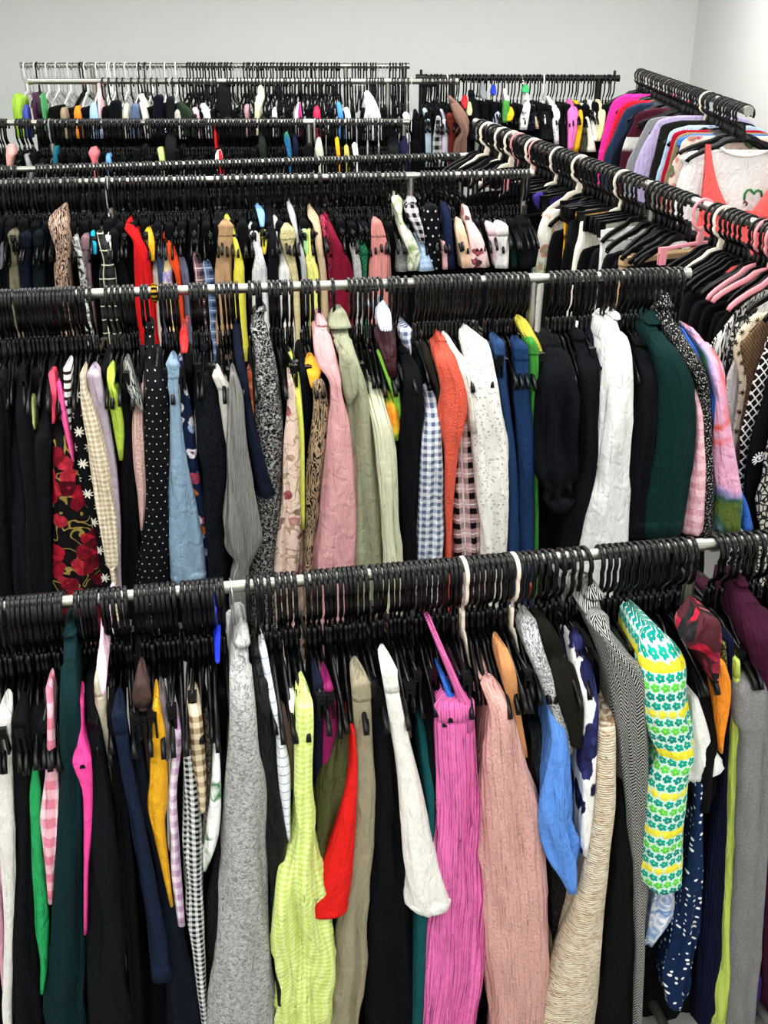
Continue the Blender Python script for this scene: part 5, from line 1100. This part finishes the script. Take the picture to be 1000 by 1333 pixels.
ORD = ['next', 'second', 'third', 'fourth', 'fifth', 'sixth', 'seventh', 'eighth', 'ninth', 'tenth', 'eleventh', 'twelfth', 'thirteenth', 'fourteenth', 'fifteenth', 'sixteenth', 'seventeenth', 'eighteenth', 'nineteenth', 'twentieth']
_T = ['first'] + ORD[1:9]
for _t, _w in (('twentieth', 'twenty'), ('thirtieth', 'thirty'), ('fortieth', 'forty'), ('fiftieth', 'fifty')):
    if _t != 'twentieth': ORD.append(_t)
    ORD += [_w + '-' + k for k in _T]
def place_hanger(h, label, group):
    rl = RAILS[h.rail]
    half = h.half
    if h.colour in ('black', 'white'):
        if h.g: half = .172 if h.kind == 'arm' and h.g.kind in 'SC' else .205
        else:
            near = [g for g in gs.get(h.rail, []) if g.kind in 'SC' and abs(g.al - h.al) < .028]
            half = .15 if near else .195
    hook, bar, clips = hanger_meshes(h.kind, rl.r, h.mat, h.big, half, h.wire, h.rail == 'A')
    root = empty('coat_hanger'); root.rotation_mode = 'QUATERNION'
    tag(root, label, 'hanger', group)
    root.matrix_world = hanger_matrix(rl, h.al, random.gauss(0, .045), random.gauss(0, .012), random.gauss(0, .03))
    new_part('hook', hook, root); new_part('hanger_bar', bar, root)
    for c in clips: new_part('clip', c, root)
    return root
TAGS = (547, 594, 694)
RUNG = {'R1': 'hangers on the nearest rail', 'R2': 'hangers on the second rail', 'A': 'hangers on the slanting rail'}
def lighten(s): return s
REDTAG = plastic('orange_red_plastic', '#f0502a', .4)
for r, hs in by.items():
    east = 'right' if r != 'A' else 'forward'
    # along must increase toward the viewer's right hand
    hs = sorted(hs, key=lambda h: h.x)
    anchor, cnt = None, 0
    lead = next(i for i, h in enumerate(hs) if h.g)
    for i, h in enumerate(hs):
        if h.g:
            lab = '%s plastic hanger carrying the %s' % (h.colour, h.g.short); anchor, cnt = h.g, 0
        elif anchor is None:
            n = lead - i; lab = 'black plastic hanger, %s hook left of the one carrying the %s' % (ORD[n - 1], hs[lead].g.short)
        else:
            cnt += 1; lab = '%s hanger, %s hook right of the one carrying the %s' % (h.colour, ORD[min(cnt, 58) - 1], anchor.short)
        while len(lab.split()) > 16: lab = lab.replace(' plastic', '', 1) if ' plastic' in lab else lab.replace('the one carrying the ', 'the ', 1) if 'the one carrying' in lab else lab.rsplit(' ', 1)[0]
        o = place_hanger(h, lab, RUNG[r])
        if r == 'R1' and any(abs(h.x - t) < 3 for t in TAGS):
            TAGS = tuple(t for t in TAGS if abs(h.x - t) >= 3)
            m = MB(); z = -.072; m.box((-.004, 0, z), (.02, .0085, .03)); tg = m.obj('size_marker', REDTAG, o, False); tag(tg, 'orange-red size marker')
# ------------------------------------------------------------------ the mass of hangers farther back
mass = MB(); RNG = random.Random(5)
FARMATS = [BLACK, WHITE, PINK, CREAM, GREY, WIRE]
FARBITS = {}
def far(rail, xs, mi=0, big=1.0, wire=False, kind=None, half=.205):
    rl = RAILS[rail]
    for x in xs:
        k = kind or RNG.choice(('clip', 'arm', 'arm')); key = (k, rl.r, big, wire, half)
        if key not in FARBITS: FARBITS[key] = hanger_bits(k, rl.r, 6 if not wire else 4, big, wire, half, 11, rail == 'B')
        hk, bar, clips = FARBITS[key]
        M = hanger_matrix(rl, rl.on(x), RNG.gauss(0, .05), RNG.gauss(0, .012), RNG.gauss(0, .04))
        for b in [hk, bar] + clips:
            b.mi = [mi] * len(b.f); mass.add(b, M)
def fill(a, b, p, skip=(), jit=.25):
    out = []; x = a
    while x <= b:
        if not any(s <= x <= e for s, e in skip): out.append(x + RNG.uniform(-jit, jit) * p)
        x += p
    return out
far('R3', fill(-30, 498, 5.1, ((112, 117), (131, 138), (268, 276), (420, 424))), big=1.05)
far('R3', [139], mi=1, big=1.05)
far('R3', [502, 508, 514, 520, 526, 549, 554, 559, 565, 571, 577, 583, 590, 601, 608, 614, 620, 629, 637, 644, 651, 657, 662, 667, 672, 677, 682, 687], big=1.15, kind='arm')
far('R4', fill(-30, 598, 4.3, ((24, 44),)), big=.95)
far('R5', fill(-30, 396, 3.5, ((9, 21), (41, 50), (186, 188))), big=1.05)
far('R5', [65, 410], mi=4, big=1.1, kind='arm')
far('R5', fill(412, 526, 3.6), big=1.05)
far('R6', fill(134, 232, 9.0), big=1.0, kind='arm')
far('R6', fill(235, 284, 4.2), big=1.0); far('R6', fill(296, 460, 4.6), big=1.0); far('R6', fill(478, 500, 3.6), big=1.05); far('R6', fill(510, 534, 4.2), kind='arm'); far('R6', fill(551, 592, 3.4), kind='arm', big=1.05)
far('R6', [222, 536, 430], mi=1, wire=True)
far('R7', fill(29, 240, 5.6, ((46, 50), (104, 110))), mi=5, wire=True)
far('R7', fill(32, 236, 15.0), mi=1, kind='arm', big=.9, half=.15)
far('R7', [48, 105, 109, 181, 189], kind='arm'); far('R7', [143], mi=1, kind='arm', big=1.2)
far('R7', fill(245, 302, 4.0), kind='arm'); far('R7', fill(304, 338, 5.5), mi=5, wire=True); far('R7', fill(318, 445, 3.9), kind='arm'); far('R7', fill(458, 492, 4.0), kind='arm'); far('R7', fill(494, 506, 4.0), mi=5, wire=True); far('R7', fill(508, 531, 4.0), kind='arm')
far('B', fill(835, 971, 3.3, ((936, 940),)), big=1.1, kind='arm'); far('B', [922], mi=3, big=1.15, kind='arm')
far('C', fill(556, 800, 4.6, ((576, 580), (776, 784))), big=1.05); far('C', [680, 708, 582], mi=1, big=1.15, kind='arm')
mo = mass.obj('hanger_mass', FARMATS); tag(mo, 'hundreds of black hangers packed on the rails behind the second one', 'hanger', None, 'stuff')
# ------------------------------------------------------------------ labels of the garments
TAIL = {'R1': 'on the nearest rail', 'R2': 'on the second rail', 'R3': 'on the third rail', 'A': 'on the slanting rail of pink hangers', 'B': 'on the rail by the corner',
        'C': 'on the dark rail at the back wall', 'R5': 'on the crowded fifth rail', 'R6': 'on the chrome rail far back'}
GRP = {'R1': 'clothes on the nearest rail', 'R2': 'clothes on the second rail', 'R3': 'clothes on the third rail', 'A': 'clothes on the slanting rail', 'B': 'clothes on the corner rail', 'C': 'clothes on the dark back rail',
       'R5': 'clothes on the fifth rail', 'R6': 'clothes on the chrome rail'}
for g in GARMENTS:
    if g.root.get('label'): continue
    lab = g.short + (' hanging ' if len(g.short.split()) < 7 else ' ') + TAIL[g.rail]
    tag(g.root, lab, g.cat, GRP[g.rail])
# a striped elastic ring threaded on the second rail
rl = RAILS['R2']; al = rl.on(201); rp = rl.pt(al, 0, rl.z(al)); V, F, UV = [], [], []
for i in range(28):
    a = 2 * math.pi * i / 28
    for j in range(10):
        b = 2 * math.pi * j / 10; r = .0185 + .0055 * math.cos(b)
        V.append(rl.n * (math.cos(a) * r) + Vector((0, 0, 1)) * (math.sin(a) * r) + rl.dh * (.0085 * math.sin(b)))
        k = (i + 1) % 28; j2 = (j + 1) % 10; F.append((i * 10 + j, k * 10 + j, k * 10 + j2, i * 10 + j2)); UV.append([(i / 28, j / 10), ((i + 1) / 28, j / 10), ((i + 1) / 28, (j + 1) / 10), (i / 28, (j + 1) / 10)])
hr = mesh_obj('hair_ring', V, F, fabric('stripe', '#0d0d0e', '#d9a92a', .09, .5), None, UV); hr.location = rp + Vector((0, 0, -.004)); tag(hr, 'black and yellow striped elastic ring threaded on the second rail', 'hair ring')
# ------------------------------------------------------------------ the room
def paint(name, c, rough=.9):
    n = N(name); n.uv(); f = n.noise(n._obj, 3.0, 3.0); g = n.noise(n._obj, 260.0, 2.0)
    hv = n.add('ShaderNodeHueSaturation'); hv.inputs['Color'].default_value = tuple(v / TONE_CURVE(.7) for v in lin(c)[:3]) + (1.0,); n.put(hv.inputs['Value'], n.m('MULTIPLY_ADD', f, .04, .98))
    n.put(n.b.inputs['Base Color'], hv.outputs[0]); n.b.inputs['Roughness'].default_value = rough; n.put(n.b.inputs['Normal'], n.bump(g, .0008)); return n.mat
WALLM = paint('painted_plaster', '#dfe1dd'); CEILM = paint('ceiling_paint', '#e8e8e6')
FLOORM = paint('grey_vinyl', '#8a8884', .5)
X0, XR, Y0, Y1, ZC = -3.6, at_Y(898, 104, 7.9).x, -2.6, 7.9, 3.15
def slab(name, lo, hi, mat):
    m = MB(); m.box([(a + b) / 2 for a, b in zip(lo, hi)], [b - a for a, b in zip(lo, hi)]); o = m.obj(name, mat, None, False); tag(o, kind='structure'); return o
slab('wall_back', (X0 - .15, Y1, 0), (XR + .15, Y1 + .15, ZC), WALLM)
slab('wall_right', (XR, Y0, 0), (XR + .15, Y1, ZC), WALLM)
slab('wall_left', (X0 - .15, Y0, 0), (X0, Y1, ZC), WALLM)
slab('wall_front', (X0 - .15, Y0 - .15, 0), (XR + .15, Y0, ZC), WALLM)
slab('floor', (X0 - .15, Y0 - .15, -.1), (XR + .15, Y1 + .15, 0), FLOORM)
slab('ceiling', (X0 - .15, Y0 - .15, ZC), (XR + .15, Y1 + .15, ZC + .1), CEILM)
for nm, lo, hi in (('baseboard_back', (X0, Y1 - .015, 0), (XR, Y1, .1)), ('baseboard_right', (XR - .015, Y0, 0), (XR, Y1 - .015, .1))): slab(nm, lo, hi, CEILM)
# ------------------------------------------------------------------ the ceiling's light panels
def panel_light(x, y, e, sx=1.2, sy=.6):
    l = bpy.data.lights.new('ceiling_panel', 'AREA'); l.shape = 'RECTANGLE'; l.size = sx; l.size_y = sy; l.energy = e; l.color = (1.0, 1.0, .985)
    o = bpy.data.objects.new('ceiling_panel', l); C.objects.link(o); o.location = (x, y, ZC - .02); return o
for y in (-1.6, .3, 2.2, 4.1, 6.0):
    for x in (-2.4, -.6, 1.1): panel_light(x, y, 22 if y < 1 else {(-2.4, 6.0): 12, (1.1, 6.0): 30, (-2.4, 4.1): 16, (1.1, 4.1): 22}.get((x, y), 27))
w = bpy.data.worlds.new('world'); bpy.context.scene.world = w; w.use_nodes = True
w.node_tree.nodes['Background'].inputs[0].default_value = (.8, .85, .9, 1); w.node_tree.nodes['Background'].inputs[1].default_value = .3
v = bpy.context.scene.view_settings; v.view_transform = 'Standard'; v.look = 'None'; v.gamma = 1.0; v.exposure = 0.36; v.use_curve_mapping = False
